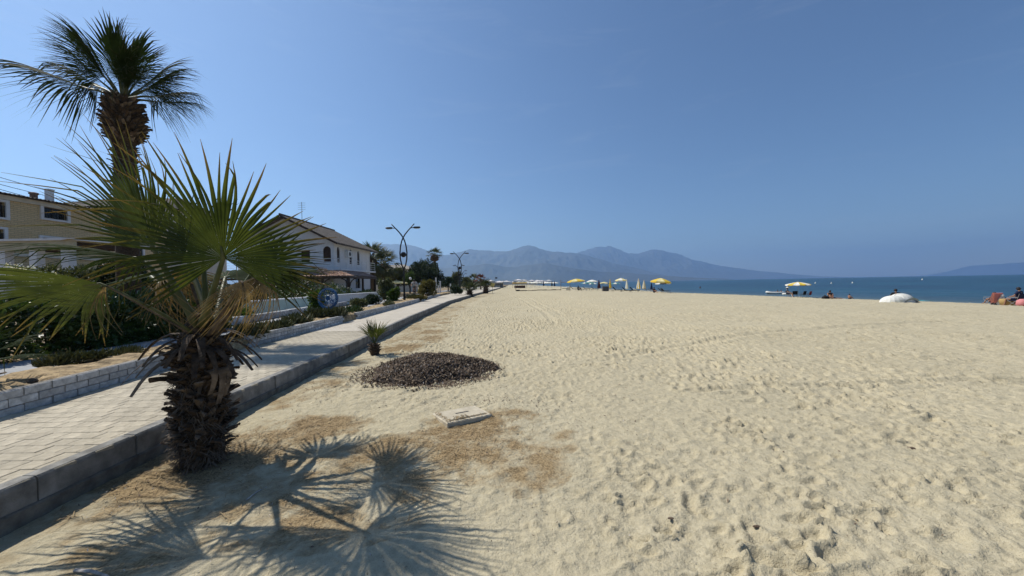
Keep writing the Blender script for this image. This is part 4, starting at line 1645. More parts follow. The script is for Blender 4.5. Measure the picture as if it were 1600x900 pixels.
def hedge(label, x0, x1, y0, y1, h, seed, n, m=lf_hedge, leaf=.075, z=.46, parts=None):
    root = thing('hedge', label, 'hedge', ((x0 + x1) / 2, (y0 + y1) / 2, z))
    r = random.Random(seed)
    L_, W_ = y1 - y0, x1 - x0
    q = np.random.default_rng(seed)
    area = np.array([W_ * L_, L_ * h, L_ * h, W_ * h, W_ * h])
    fc = q.choice(5, n, p=area / area.sum())
    u, v = q.random(n) - .5, q.random(n)
    w_ = q.random(n) - .5
    P = np.stack([w_ * W_, u * L_, v * h], 1)
    NN = np.zeros((n, 3))
    for k, (ax, sg_, val) in enumerate(((2, 1, h), (0, 1, W_ / 2), (0, -1, -W_ / 2), (1, 1, L_ / 2), (1, -1, -L_ / 2))):
        P[fc == k, ax] = val
        NN[fc == k, ax] = sg_
    bump = .09 * vnoise(P[:, 0] * 1.3 + P[:, 2] + seed, P[:, 1] + P[:, 2] * .7, 2.4)[:, None]
    P = P + NN * (bump - .02 - np.abs(q.normal(size=(n, 1))) * .07)
    P[:, 2] = np.maximum(P[:, 2], .03)
    a_ = NN * .7 + q.normal(size=(n, 3)) * .6 + np.array([0, 0, .3])
    a_ /= np.linalg.norm(a_, axis=1)[:, None]
    b_ = np.cross(a_, q.normal(size=(n, 3)))
    b_ /= np.linalg.norm(b_, axis=1)[:, None]
    ln = leaf * (.6 + .8 * q.random((n, 1)))
    V = np.stack([P, P + a_ * ln * .45 + b_ * ln * .24, P + a_ * ln, P + a_ * ln * .45 - b_ * ln * .24], 1).reshape(-1, 3)
    link('leaves', np_mesh('leaves', V, np.arange(n * 4).reshape(n, 4), m), root)
    mb = MB()
    for k in range(int(L_ * 4)):
        x, y = r.uniform(-.35, .35) * W_, (k + .5) / int(L_ * 4) * L_ - L_ / 2
        mb.tube([(x, y, -.05), (x + r.uniform(-.1, .1), y + r.uniform(-.1, .1), h * .45), (x + r.uniform(-.2, .2), y + r.uniform(-.2, .2), h * .85)], [.02, .014, .005], 5)
    struct(mb.build('stems', bark, root), 'stuff')
    # the dense inner mass of twigs and leaves
    mb = MB()
    mb.box((-W_ / 2 + .24, -L_ / 2 + .24, .05), (W_ / 2 - .24, L_ / 2 - .24, h - .26), .1)
    mb.build('inner_growth', m, root)
    return root


hedge('clipped dark green hedge at the far left edge of the footpath', -9.9, -8.15, 2.4, 6.35, .95, 101, 19000, leaf=.09)
hedge('long clipped dark green hedge behind the near fan palm', -9.3, -8.05, 7.0, 10.6, .92, 102, 19000, leaf=.09)


def shrub(name, label, cx, cy, z, rx, rz, m, n, leaf, seed, lumps=None, up=.2, cat='shrub', trunk=0.0, core=True, group=None, spiky=0.0):
    root = thing(name, label, cat, (cx, cy, z), 0, group)
    r = random.Random(seed)
    if lumps is None:
        lumps = []
        K = 14
        for k in range(K):
            a = r.uniform(0, 6.283)
            q = math.sqrt(r.random()) * .62
            zz_ = r.uniform(.22, .80)
            s_ = r.uniform(.26, .42) * (1.15 - .5 * zz_)
            lumps.append((math.cos(a) * q * rx * (1.25 - .7 * zz_), math.sin(a) * q * rx * (1.25 - .7 * zz_), trunk + zz_ * (rz - trunk), s_ * rx, s_ * rx, s_ * (rz - trunk) * .62))
    foliage('crown' if trunk else 'leaves', m, lumps, n, leaf, root, seed=seed, upright=up)
    mb = MB()
    if trunk:
        mb.tube([(0, 0, -.1), (.05, 0, trunk * .6), (-.03, .05, trunk + (rz - trunk) * .35)], [rx * .10, rx * .08, rx * .04], 8)
        for k in range(5):
            l = lumps[k * len(lumps) // 5]
            mb.tube([(0, 0, trunk * .7), (l[0] * .5, l[1] * .5, (trunk + l[2]) / 2), (l[0], l[1], l[2])], [rx * .05, rx * .035, rx * .012], 5)
        mb.build('trunk', bark, root)
    else:
        for k in range(7):
            l = lumps[k * len(lumps) // 7]
            mb.tube([(l[0] * .2, l[1] * .2, -.05), (l[0] * .6, l[1] * .6, l[2] * .6), (l[0], l[1], l[2])], [.025, .018, .006], 5)
        mb.build('stems', bark, root)
    return root


def sh(label, px, ybase, ytop, wpx, Y, m, n, seed, name='shrub', leaf=None, z=.45, **kw):
    p = at(px, ybase, Y)
    zt = at(px, ytop, Y).z
    rx = wpx / 2 / FPX * Y
    rz = max(.3, zt - z)
    return shrub(name, label, p.x, Y, z, rx, rz, m, n, leaf or max(.07, Y * .0035), seed, **kw)


# tall plants and oleander behind the hedges at left
o = sh('leafy oleander with white blossoms below the beige house', 110, 480, 410, 110, 13.5, lf_olive, 5200, 1, 'oleander', leaf=.12, trunk=.35, up=.5)
foliage('blossoms', blossom, [(.6, -1.3, 1.6, .5, .2, .25), (1.2, -1.0, 1.2, .3, .2, .2), (-.3, -1.2, 1.9, .5, .3, .2)], 160, .09, o, seed=5, aspect=1.2)
sh('dark shrub between the two clipped hedges', 40, 480, 450, 90, 12, lf_dark, 4200, 2, leaf=.11)
sh('dark leafy shrub at the foot of the tall palm', 205, 480, 392, 95, 12.2, lf_dark, 5200, 3, leaf=.13, up=.6)
sh('olive shrub right of the tall palm trunk, behind the fan leaves', 290, 480, 425, 95, 14, lf_olive, 4200, 4, leaf=.12)
sh('dark shrub behind the hanging dead fan leaves', 385, 485, 440, 80, 15.5, lf_dark, 4200, 44, leaf=.12)
sh('grass-edged low shrub at the near end of the rough white wall', 372, 498, 478, 56, 12.6, lf_bright, 2200, 45, leaf=.10)
sh('round bright green shrub before the pale green wall, left of the ring sign', 495, 480, 452, 34, 15.3, lf_bright, 3600, 5, leaf=.09)
sh('low dry green plants beside the path right of the ring sign', 560, 480, 466, 34, 19.5, lf_olive, 1700, 6, leaf=.12)
sh('dark low shrub under the white garden wall', 583, 474, 459, 34, 22.5, lf_dark, 2400, 7, leaf=.11)
sh('spreading green shrub beside the veranda, left of the lamp', 603, 470, 432, 34, 27, lf_olive, 3600, 8, leaf=.16, up=.8)
sh('bright green low shrub beside the first lamp post', 617, 470, 446, 26, 26.5, lf_bright, 2600, 9, leaf=.14)
sh('dark shrubs massed at the corner of the white house', 570, 465, 452, 60, 29, lf_dark, 3200, 10, leaf=.13)
sh('tall round yellow-green bush right of the cyclist', 668, 463, 436, 33, 38, lf_yel, 4600, 11, 'round_bush', leaf=.16)
sh('low round dark clipped bush at the far path bend', 711, 459, 443.5, 24, 46, lf_dark, 4200, 12, 'round_bush', leaf=.15)
sh('low plants at the foot of the first lamp post', 655, 470, 461, 30, 30, lf_yel, 1200, 13, leaf=.13)
# trees


def tufted(px, ytop, wpx, Y, trunk, seed, n):
    p = at(px, 440, Y)
    H = at(px, ytop, Y).z - .45
    R_ = wpx / 2 / FPX * Y
    r = random.Random(seed)
    lumps = []
    for k in range(46):
        a = r.uniform(0, 6.283)
        q = math.sqrt(r.random())
        h = trunk + (H - trunk) * (.15 + .85 * math.sqrt(max(0, 1 - q * q)) * r.uniform(.82, 1.04))
        lumps.append((math.cos(a) * q * R_ * .86, math.sin(a) * q * R_ * .86, h - .85, .30 + .12 * r.random(), .30 + .12 * r.random(), .95))
    for k in range(16):
        a = r.uniform(0, 6.283)
        q = math.sqrt(r.random()) * .8
        lumps.append((math.cos(a) * q * R_, math.sin(a) * q * R_, trunk + (H - trunk) * r.uniform(.15, .5), .9, .9, .7))
    return p, H, R_, lumps


p, H, R_, lumps = tufted(664, 405, 64, 58, 1.3, 9, 0)
shrub('broad_tree', 'broad dark tree with upright tufts behind the first lamp post', p.x, 58, .45, R_, H, lf_dark, 15000, .24, 21, lumps, .9, 'tree', trunk=1.3)
sh('olive-green tree left of the broad dark tree', 622, 446, 417, 46, 54, lf_olive, 5200, 22, 'garden_tree', leaf=.24, trunk=1.2, cat='tree')
sh('pale green tree squeezed between lamp post and dark tree', 640, 446, 421, 24, 52, lf_bright, 3200, 23, 'garden_tree', leaf=.2, trunk=1.0, cat='tree')
sh('dark green tree behind the white house corner', 597, 446, 424, 40, 57, lf_dark, 4200, 24, 'garden_tree', leaf=.22, trunk=1.2, cat='tree')
sh('rounded green tree behind the second lamp post', 714, 446, 422, 26, 78, lf_olive, 3600, 25, 'garden_tree', leaf=.28, trunk=1.2, cat='tree')
sh('low dark tree right of the broad tree', 700, 448, 432, 24, 66, lf_dark, 3000, 26, 'garden_tree', leaf=.24, trunk=.8, cat='tree')
sh('low olive tree right of the second lamp post', 729, 448, 433, 22, 82, lf_olive, 2600, 27, 'garden_tree', leaf=.3, trunk=.8, cat='tree')
sh('dark low tree at the end of the promenade', 744, 449, 440, 24, 100, lf_dark, 2600, 28, 'garden_tree', leaf=.36, trunk=.6, cat='tree')
# far tree line beyond
lumps = []
for k in range(70):
    d = rnd.uniform(110, 330)
    ax = rnd.uniform(-.42, -.062)
    lumps.append((ax * d, d, rnd.uniform(1.0, 2.4), d * .018, d * .018, rnd.uniform(1.0, 2.2)))
for k in range(60):
    lumps.append((rnd.uniform(-170, -52), rnd.uniform(-60, 150), rnd.uniform(1.2, 2.6), rnd.uniform(2.5, 5), rnd.uniform(2.5, 5), rnd.uniform(1.5, 3.2)))
o = foliage('distant_trees', lf_dark, lumps, 17000, .9, None, seed=88, shell=.4)
struct(o, 'stuff')
# greenery left of the white house, beyond the hedges
lumps = [(rnd.uniform(-25, -13), rnd.uniform(20, 29), rnd.uniform(.7, 1.5), rnd.uniform(.8, 1.6), rnd.uniform(.8, 1.6), rnd.uniform(.5, .8)) for k in range(16)]
struct(foliage('garden_undergrowth', lf_hedge, lumps, 9000, .16, None, seed=89), 'stuff')

# ---- low plants on the planted strip


def clump(label, px, py, wpx, dpth, h, n, seed, m=lf_succ, z=S_Z):
    p = g(px, py, z)
    Y = p.y
    rx = wpx / 2 / FPX * Y
    r = random.Random(seed)
    root = thing('ground_cover_plant', label, 'plant', (p.x, p.y, z - .01))
    for nm, kk, nn in (('leaves', 10, n),):
        lumps = [(r.uniform(-1, 1) * rx * .4, r.uniform(-1, 1) * dpth, .03, rx * .55, dpth * .7, h * .7) for _ in range(kk)]
        foliage(nm, m, lumps, nn, h * .75, root, seed=seed, aspect=4.5, upright=1.1, shell=.1, flat=True)
    return root


clump('spiky dark ground cover clump, left one on the near strip', 96, 570, 44, .16, .14, 750, 1)
clump('spiky ground cover clump in the middle of the near strip', 142, 562, 52, .16, .12, 850, 2)
clump('flat ground cover patch by the dark hedge on the near strip', 196, 553, 60, .2, .10, 800, 3)
clump('dark bushy ground cover at the rounded wall end', 392, 524, 40, .25, .22, 1400, 4)
clump('ground cover trailing over soil just right of the rounded wall end', 428, 514, 46, .35, .18, 1300, 5)
clump('green ground cover in mid strip, left of the ring sign', 462, 505, 50, .45, .22, 1500, 6)
clump('tall ground cover tuft at the left foot of the ring sign', 497, 496, 32, .35, .26, 1300, 7)
clump('ground cover tuft at the right foot of the ring sign', 527, 494, 30, .45, .26, 1300, 8)
clump('dark bush spilling through the gap in the white wall', 551, 494, 22, .55, .34, 1800, 9, lf_dark, .32)
clump('small green tuft hanging over the white wall near the lamp', 607, 477, 14, .5, .22, 600, 10)
clump('dry green ground cover behind the first lamp post', 645, 466, 26, 1.0, .3, 900, 11)

# ------------------------------------------------------------------ lamp posts
lamp_m = mat('dark_lamp_metal', (.016, .016, .018), .45, .2, 9, metal=.2)
lens_m = mat('lamp_lens', (.5, .5, .48), .3, .1, 9)


def lamp_post(label, loc, s=1.0, rz=0.0):
    root = thing('street_lamp', label, 'street lamp', loc, rz, 'twin-arm lamps along the promenade')
    mb = MB()
    mb.lathe([(.17, 0), (.17, .03), (.09, .05), (.085, .5), (.07, .55), (.062, 2.30), (.075, 2.34)], 12)
    mb.build('pole', lamp_m, root, smooth=False)
    for s_ in (-1, 1):
        ctrl = [(0, 2.28), (.13, 2.60), (.225, 3.05), (.245, 3.48), (.20, 3.95), (.10, 4.35), (0, 4.58), (-.16, 4.84), (-.40, 5.13), (-.62, 5.36), (-.84, 5.60)]
        pts = [(s_ * x, .035 * s_, z) for x, z in ctrl]
        mb = MB()
        mb.tube(pts, [.048] * 8 + [.044, .04, .034], 8)
        a = mb.build('curved_arm', lamp_m, root, smooth=True)
        mb = MB()
        hx = -s_
        mb.tube([(hx * .56, .035 * s_, 5.30), (hx * .80, .035 * s_, 5.32)], .03, 6)
        M = Matrix.Translation((hx * 1.04, .035 * s_, 5.32))
        mb.tube([(hx * .78, .035 * s_, 5.32), (hx * .84, .035 * s_, 5.325), (hx * 1.2, .035 * s_, 5.33), (hx * 1.28, .035 * s_, 5.33)], [.045, .075, .07, .04], 8)
        hd = mb.build('lamp_head', lamp_m, root, smooth=True)
        mb = MB()
        mb.box((min(hx * .86, hx * 1.2), .035 * s_ - .045, 5.235), (max(hx * .86, hx * 1.2), .035 * s_ + .045, 5.262))
        mb.build('lens', lens_m, hd)
    mb = MB()
    mb.ball((0, 0, 3.36), .20, 16, 10)
    mb.build('ball', lamp_m, root, smooth=True)
    mb = MB()
    mb.tube([(-.24, 0, 3.36), (.24, 0, 3.36)], .018, 6)
    mb.build('cross_bar', lamp_m, root)
    root.scale = (s, s, s)
    return root


p = g(632, 469, .5)
lamp_post('nearest tall lamp post with two crossing curved arms and a dark ball', (p.x, p.y, .47), 1.02)
p = at(719, 456, 50)
lamp_post('second tall lamp post with crossing arms, beside the round dark bush', (p.x, 50, .46), 1.0)
p = at(719, 452, 76)
lamp_post('third lamp post, seen through the second one', (p.x - .2, 76, .4), .95)
p = at(721, 450, 102)
lamp_post('fourth lamp post, small, its arms just right of the second one', (p.x + .4, 102, .3), .95)
p = at(722, 449, 128)
lamp_post('farthest lamp post, tiny and low behind the others', (p.x + .5, 128, .2), .95)

# ------------------------------------------------------------------ blue ring sign
blue = mat('blue_painted_steel', (.018, .075, .19), .45, .2, 9, metal=.1)
blue_l = mat('pale_blue_lettering', (.22, .36, .52), .5, .1, 9)
p = g(513, 492, S_Z)
sg = thing('ring_sign', 'blue round ring sign with filigree centre standing among ground cover', 'sign', (p.x, p.y, S_Z - .02), rad(-6))
zc = .66
mb = MB()
n = 48
for (ra, rb, th) in ((.335, .415, .035),):
    idx = []
    for k in range(n):
        a = 2 * math.pi * k / n
        c, s_ = math.cos(a), math.sin(a)
        idx.append([mb.vert((c * r_, y_, zc + s_ * r_)) for r_, y_ in ((ra, -th), (rb, -th), (rb, th), (ra, th))])
    for k in range(n):
        A, B = idx[k], idx[(k + 1) % n]
        for j in range(4):
            mb.f.append((A[j], A[(j + 1) % 4], B[(j + 1) % 4], B[j]))
ring = mb.build('ring', blue, sg)
mb = MB()
prof = [(-.30, .42), (-.17, .27), (-.125, .18), (-.115, .0), (.115, .0), (.125, .18), (.17, .27), (.30, .42), (.18, .345), (0, .315), (-.18, .345)]
fr_ = [mb.vert((x, -.032, z)) for x, z in prof]
bk_ = [mb.vert((x, .032, z)) for x, z in prof]
mb.f += [tuple(fr_), tuple(reversed(bk_))]
for k in range(len(prof)):
    k2 = (k + 1) % len(prof)
    mb.f.append((fr_[k2], fr_[k], bk_[k], bk_[k2]))
stem = mb.build('stem', blue, sg)
mb = MB()
mb.box((-.16, -.12, -.06), (.16, .12, .0), .01)
mb.build('foot', kerb_mat, sg)
for k in range(30):                                       # raised marks running round the upper rim
    a = rad(200 - k * 220 / 29)
    if k % 7 == 6:
        continue
    c, s_ = math.cos(a), math.sin(a)
    M = Matrix.Translation((c * .376, -.037, zc + s_ * .376)) @ Matrix.Rotation(-a + math.pi / 2, 4, 'Y')
    mb = MB()
    mb.box((-.010, -.006, -.022), (.010, .0, .022), 0, M)
    mb.build('rim_mark', blue_l, ring)
for a, b in ((-.075, -.015), (.005, .07)):
    mb = MB()
    mb.box((a, -.037, .075), (b, -.033, .125))
    mb.build('stem_mark', blue_l, stem)
mb = MB()
r = random.Random(4)
for k in range(11):                                       # scrolled filigree: curled bars from the hub to the ring
    a = 2 * math.pi * k / 11 + .1
    pts = []
    for j in range(9):
        t = j / 8
        rr = .07 + t * .265
        aa = a + .55 * math.sin(t * 3.1) * (1 if k % 2 else -1)
        pts.append((math.cos(aa) * rr, 0, zc + .02 + math.sin(aa) * rr))
    mb.tube(pts, .011, 5)
    q = Vector(pts[5])
    mb.tube([q + Vector((math.cos(u) * .035, 0, math.sin(u) * .035)) for u in np.linspace(a, a + 5.2, 9)], .008, 5)
mb.tube([(math.cos(u) * .17, 0, zc + .02 + math.sin(u) * .17) for u in np.linspace(0, 6.2832, 25)], .010, 5)
mb.tube([(x, 0, zc - .20) for x in (-.255, 0, .255)], .012, 5)
mb.build('filigree', blue, sg)
mb = MB()
mb.lathe([(.085, -.02), (.085, .02)], 18)
mb.v = [(x, z, zc + .02 + y_) for x, y_, z in mb.v]
mb.build('hub', blue, sg)

# ------------------------------------------------------------------ slab, seaweed, straw
slab_m = mat('slab_concrete', (.50, .435, .32), .92, .15, 9, .006, 60, col2=(.60, .53, .40), stain=.18)
c4 = [g(674, 641, .06), g(700, 658.5, .06), g(771, 642.5, .06), g(740, 627, .06)]
ctr = sum(c4, Vector()) / 4
e1 = ((c4[1] - c4[0]) + (c4[2] - c4[3])) / 2
e2 = ((c4[3] - c4[0]) + (c4[2] - c4[1])) / 2
ang = math.atan2(e2.y, e2.x)
w1, w2_ = e2.length / 2, e1.length / 2
zs = sz(ctr.x, ctr.y)
sl = thing('concrete_cover', 'square concrete manhole cover with a slot, tilted on the straw', 'manhole cover', (ctr.x, ctr.y, max(-.03, zs - .035)), ang)
tilt = Matrix.Rotation(rad(-2.5), 4, 'X') @ Matrix.Rotation(rad(1.5), 4, 'Y')
mb = MB()
a, b = w1, w2_
mb.box((-a, -b, -.03), (a, b, .052), .008, tilt)
mb.build('frame', slab_m, sl)
mb = MB()
mb.box((-a + .055, -b + .055, .053), (a - .055, b - .055, .067), .006, tilt)
lid = mb.build('lid', slab_m, sl)
mb = MB()
mb.box((-.085, -.012, .0675), (.085, .012, .0695), 0, tilt)
mb.build('slot', iron, lid)
mb = MB()
for k in range(260):
    t = rnd.random()
    x, y = rnd.choice(((-a + rnd.uniform(.0, .06), rnd.uniform(-b, b)), (rnd.uniform(-a, a), -b + rnd.uniform(0, .06)), (rnd.uniform(-a * .6, 0), rnd.uniform(-b, -b * .4))))
    p = tilt @ Vector((x, y, .07))
    d = Vector((rnd.uniform(-1, 1), rnd.uniform(-1, 1), rnd.uniform(0, .3))).normalized() * rnd.uniform(.008, .025)
    s_ = Vector((-d.y, d.x, 0)).normalized() * rnd.uniform(.003, .008)
    mb.poly([p - s_, p + d, p + s_, p - d * .3 + Vector((0, 0, .005))])
struct(mb.build('loose_litter', strip_mat, sl), 'stuff')

weed = mat('dry_seaweed', (.070, .047, .032), .85, .4, 40, .004, 60, col2=(.20, .14, .095))
weed_p = mat('pale_seaweed', (.33, .29, .25), .8, .3, 30, col2=(.50, .46, .42))
weed_h = mat('seaweed_heap', (.045, .032, .024), .95, .4, 30, .02, 40, col2=(.09, .07, .058))
pc = g(672, 592, 0)
PC = Vector((pc.x - .12, 6.85, sz(pc.x, 6.85)))
pile = thing('seaweed_pile', 'low dark heap of dry seaweed and shells on the sand', 'seaweed', PC)


def pile_h(x, y):
    d = math.hypot(x / 1.22, y / (1.15 if y > 0 else 1.0))
    w = 1 + .13 * math.sin(3 * math.atan2(y, x) + 1) + .07 * math.sin(7 * math.atan2(y, x))
    d /= w
    return .35 * max(0, 1 - d ** 2.0) + .035 * max(0, 1 - d) * math.sin(9 * x + 2) * math.cos(8 * y)


mb = MB()
N_ = 46
for i in range(N_):
    for j in range(N_):
        x, y = -1.5 + 3.0 * i / (N_ - 1), -1.4 + 2.8 * j / (N_ - 1)
        h = pile_h(x, y)
        mb.vert((x, y, h - .05 + rnd.uniform(-.012, .012)))
mb.f = [tuple(q) for q in grid_faces(N_, N_)]
mb.build('heap', weed_h, pile, smooth=False)


def flakes(n, m, name, parent, spread, lo, hi, seed, fz, lift=.4):
    r = random.Random(seed)
    mb = MB()
    for k in range(n):
        x, y, ok = spread(r)
        if not ok:
            continue
        z = fz(x, y)
        p = Vector((x, y, z + r.uniform(0, .016)))
        d = Vector((r.uniform(-1, 1), r.uniform(-1, 1), r.uniform(-lift, lift))).normalized()
        s_ = d.cross(Vector((r.uniform(-.6, .6), r.uniform(-.6, .6), 1))).normalized()
        l, w = r.uniform(lo, hi) * 1.25, r.uniform(lo, hi) * .36
        u = Vector((0, 0, w * r.uniform(.2, .8)))
        i = len(mb.v)
        for q in (p - d * l - s_ * w * .4, p - s_ * w + u * .3, p + d * l + u, p + s_ * w + u * .5, p + u * .9):
            mb.vert(q)
        mb.f += [(i, i + 1, i + 4), (i + 1, i + 2, i + 4), (i + 2, i + 3, i + 4), (i + 3, i, i + 4)]
    return struct(mb.build(name, m, parent), 'stuff')


def pile_spread(r):
    a = r.uniform(0, 6.283)
    q = math.sqrt(r.random()) * 1.12
    x, y = math.cos(a) * q * 1.25, math.sin(a) * q * 1.14
    return x, y, (q < .98 or r.random() < .25)


hz_ = lambda x, y: max(pile_h(x, y) - .045, sz(PC.x + x, PC.y + y) - PC.z if pile_h(x, y) < .03 else -9)
weed_m = mat('brown_seaweed', (.17, .12, .075), .85, .4, 40, col2=(.32, .24, .16))
flakes(6500, weed, 'seaweed_flakes', pile, pile_spread, .012, .040, 1, hz_, .8)
flakes(4200, weed_m, 'brown_flakes', pile, pile_spread, .012, .036, 8, hz_, .8)
flakes(1000, weed_p, 'pale_flakes', pile, pile_spread, .010, .028, 2, hz_, .6)


def near_spread(zones):
    def f(r):
        cx, cy, sx, sy = r.choice(zones)
        x, y = r.gauss(cx, sx), r.gauss(cy, sy)
        return x, y, x > kerb_x(y) + .03 and y > 1.2
    return f


ssz = {}


def fsz(x, y):
    return sz(x, y)


flakes(2600, weed, 'sand_specks', None, near_spread([(2, 4.5, 2.2, 1.8), (5, 6, 3.5, 2.5), (1, 8, 4, 3), (-.5, 3.2, 1.2, .9)]), .0035, .010, 33, fsz)
crumbs = flakes(1500, weed, 'seaweed_crumbs', None, near_spread([(-1.5, 6.9, 1.3, 1.2), (-.2, 5.2, .9, .5), (.3, 6.2, 1.2, .9), (-2.9, 6.4, .25, .9), (.1, 4.4, .7, .5), (-2.95, 5.8, .3, .5), (3, 6, 3.5, 3), (-.4, 5.05, .5, .12), (-2.93, 3.45, .35, .3), (-3.0, 3.3, .3, .3)]), .006, .020, 3, fsz)
flakes(420, weed_p, 'pale_shell_bits', None, near_spread([(-2.2, 2.6, .7, .5), (-.8, 3.4, 1, .8), (2, 4, 3, 1.6), (-3, 3, .4, .5)]), .004, .011, 4, fsz)
# straw: thin dry blades lying on the sand
r = random.Random(12)
straw_m = mat('dry_straw', (.36, .23, .10), .85, .4, 12, col2=(.56, .41, .22))
mb = MB()
pts = []
for cx, cy, rx, ry, s_ in STRAW[:13]:
    for k in range(int(2600 * rx * ry * s_ * 1.6)):
        a, q = r.uniform(0, 6.283), math.sqrt(r.random()) * 1.2
        pts.append((cx + math.cos(a) * q * rx, cy + math.sin(a) * q * ry))
pa_ = np.array(pts)
za = base_z(pa_[:, 0], pa_[:, 1]) + sand_disp(pa_[:, 0], pa_[:, 1])
sm_ = straw_mask(pa_[:, 0], pa_[:, 1])
for (x, y), z, s_ in zip(pts, za, sm_):
    if x < kerb_x(y) + .04 or r.random() > s_ * 1.3 + .08 or math.hypot(x - ctr.x, y - ctr.y) < .3:
        continue
    a = r.uniform(0, 6.283)
    l = r.uniform(.012, .055)
    d = Vector((math.cos(a), math.sin(a), r.uniform(-.15, .3))) * l
    w = Vector((-math.sin(a), math.cos(a), 0)) * r.uniform(.0010, .0024)
    p = Vector((x, y, z + r.uniform(.001, .010)))
    mb.poly([p - d - w, p - d + w, p + Vector((0, 0, .006)) + w, p + Vector((0, 0, .006)) - w])
    mb.poly([p + Vector((0, 0, .006)) - w, p + Vector((0, 0, .006)) + w, p + d + w * .4, p + d - w * .4])
struct(mb.build('dry_straw_litter', straw_m), 'stuff')


def stick(label, a, b, r_, m):
    mb = MB()
    a, b = Vector(a), Vector(b)
    a.z = sz(a.x, a.y) + r_ * .8
    b.z = sz(b.x, b.y) + r_ * .8
    mid = a.lerp(b, .5) + Vector((0, 0, .012))
    mb.tube([Vector((0, 0, 0)), mid - a, b - a], [r_, r_ * .9, r_ * .6], 6)
    return tag(mb.build('dry_stick', m, None, a), label, 'stick')


stick('pale dry stick lying at the bottom left of the sand', g(117, 889), g(170, 899), .010, weed_p)
stick('thin grey stick in the palm shadow', g(384, 776), g(417, 755), .006, weed_p)
for (px, py, s_, lb) in ((1424, 702, .024, 'dark driftwood lump on the open sand, upper right'), (1182, 813, .016, 'small dark lump on the sand at bottom centre'), (1048, 802, .014, 'dark scrap of driftwood on the sand, left of the small lump'), (60, 1, 0, '')):
    if not s_:
        continue
    p = gg(px, py)
    mb = MB()
    mb.lathe([(.3 * s_, 0), (s_, .25 * s_), (.9 * s_, .6 * s_), (.4 * s_, .9 * s_)], 9, sx=1.5, sy=.8)
    mb.v = [(x * (1 + .2 * math.sin(40 * z)), y, z) for x, y, z in mb.v]
    tag(mb.build('driftwood_scrap', weed, None, (p.x, p.y, sz(p.x, p.y) - .004)), lb, 'driftwood')
p = g(51, 599, S_Z)
mb = MB()
mb.lathe([(.01, 0), (.035, .01), (.045, .035), (.03, .06), (.01, .07)], 9, sx=1.2)
tag(mb.build('dry_fruit', weed, None, (p.x, p.y, S_Z - .005)), 'small dark lump on the dry soil behind the near white wall', 'debris')

# ------------------------------------------------------------------ beach furniture
def cloth(name, c, v=.08):
    return mat(name, c, .8, v, 3, trans=.25)


c_yel = cloth('yellow_canvas', (.72, .52, .07))
c_pale = cloth('pale_yellow_canvas', (.74, .66, .34))
c_wht = cloth('white_canvas', (.78, .77, .74))
c_navy = cloth('navy_canvas', (.012, .018, .06))
c_red = cloth('dark_red_canvas', (.13, .012, .014))
c_teal = cloth('teal_canvas', (.10, .30, .33))
c_pink = cloth('pink_towel', (.66, .26, .26))
c_black = cloth('black_fabric', (.014, .014, .016))
pole_m = mat('grey_pole', (.30, .30, .30), .4, .1, 9, metal=.4)
plast = mat('white_plastic', (.66, .66, .64), .4, .05, 9)
wood_l = mat('weathered_wood', (.20, .15, .10), .85, .3, 8)


def parasol(label, loc, R, H, mats, n=8, tilt=(0, 0), rise=.28, val=.14, rz=0.0, group=None, small=False):
    root = thing('beach_parasol', label, 'parasol', loc, rz, group)
    T = Matrix.Translation((0, 0, H)) @ Matrix.Rotation(tilt[0], 4, 'X') @ Matrix.Rotation(tilt[1], 4, 'Y')
    for k in range(n):
        a0, a1 = 2 * math.pi * k / n, 2 * math.pi * (k + 1) / n
        mb = MB()
        rows = []
        for t in (0.02, .3, .6, .85, 1.0):
            row = []
            for s_ in (0, .5, 1):
                a = a0 + (a1 - a0) * s_
                rr = R * t * (1 - .05 * math.sin(math.pi * s_))
                row.append(mb.vert(T @ Vector((math.cos(a) * rr, math.sin(a) * rr, -R * rise * t ** 1.35 - .03 * R * t * math.sin(math.pi * s_)))))
            rows.append(row)
        row = []
        for s_ in (0, .5, 1):
            a = a0 + (a1 - a0) * s_
            rr = R * (1 - .05 * math.sin(math.pi * s_))
            row.append(mb.vert(T @ Vector((math.cos(a) * rr, math.sin(a) * rr, -R * rise - .03 * R * math.sin(math.pi * s_) - val))))
        rows.append(row)
        for A, B in zip(rows, rows[1:]):
            for j in range(2):
                mb.f.append((A[j], A[j + 1], B[j + 1], B[j]))
        pn = mb.build('canopy_panel', mats[k % len(mats)], root)
        if not small:
            mb = MB()
            mb.tube([T @ Vector((0, 0, -.03)), T @ Vector((math.cos(a0) * R * .97, math.sin(a0) * R * .97, -R * rise - .03))], .009, 4)
            mb.build('rib', pole_m, pn)
    mb = MB()
    mb.tube([(0, 0, -.25), (0, 0, H * .5), tuple(T @ Vector((0, 0, .10)))], [.025, .022, .016], 7)
    mb.ball(T @ Vector((0, 0, .12)), .04, 8, 6)
    mb.build('pole', pole_m, root)
    return root


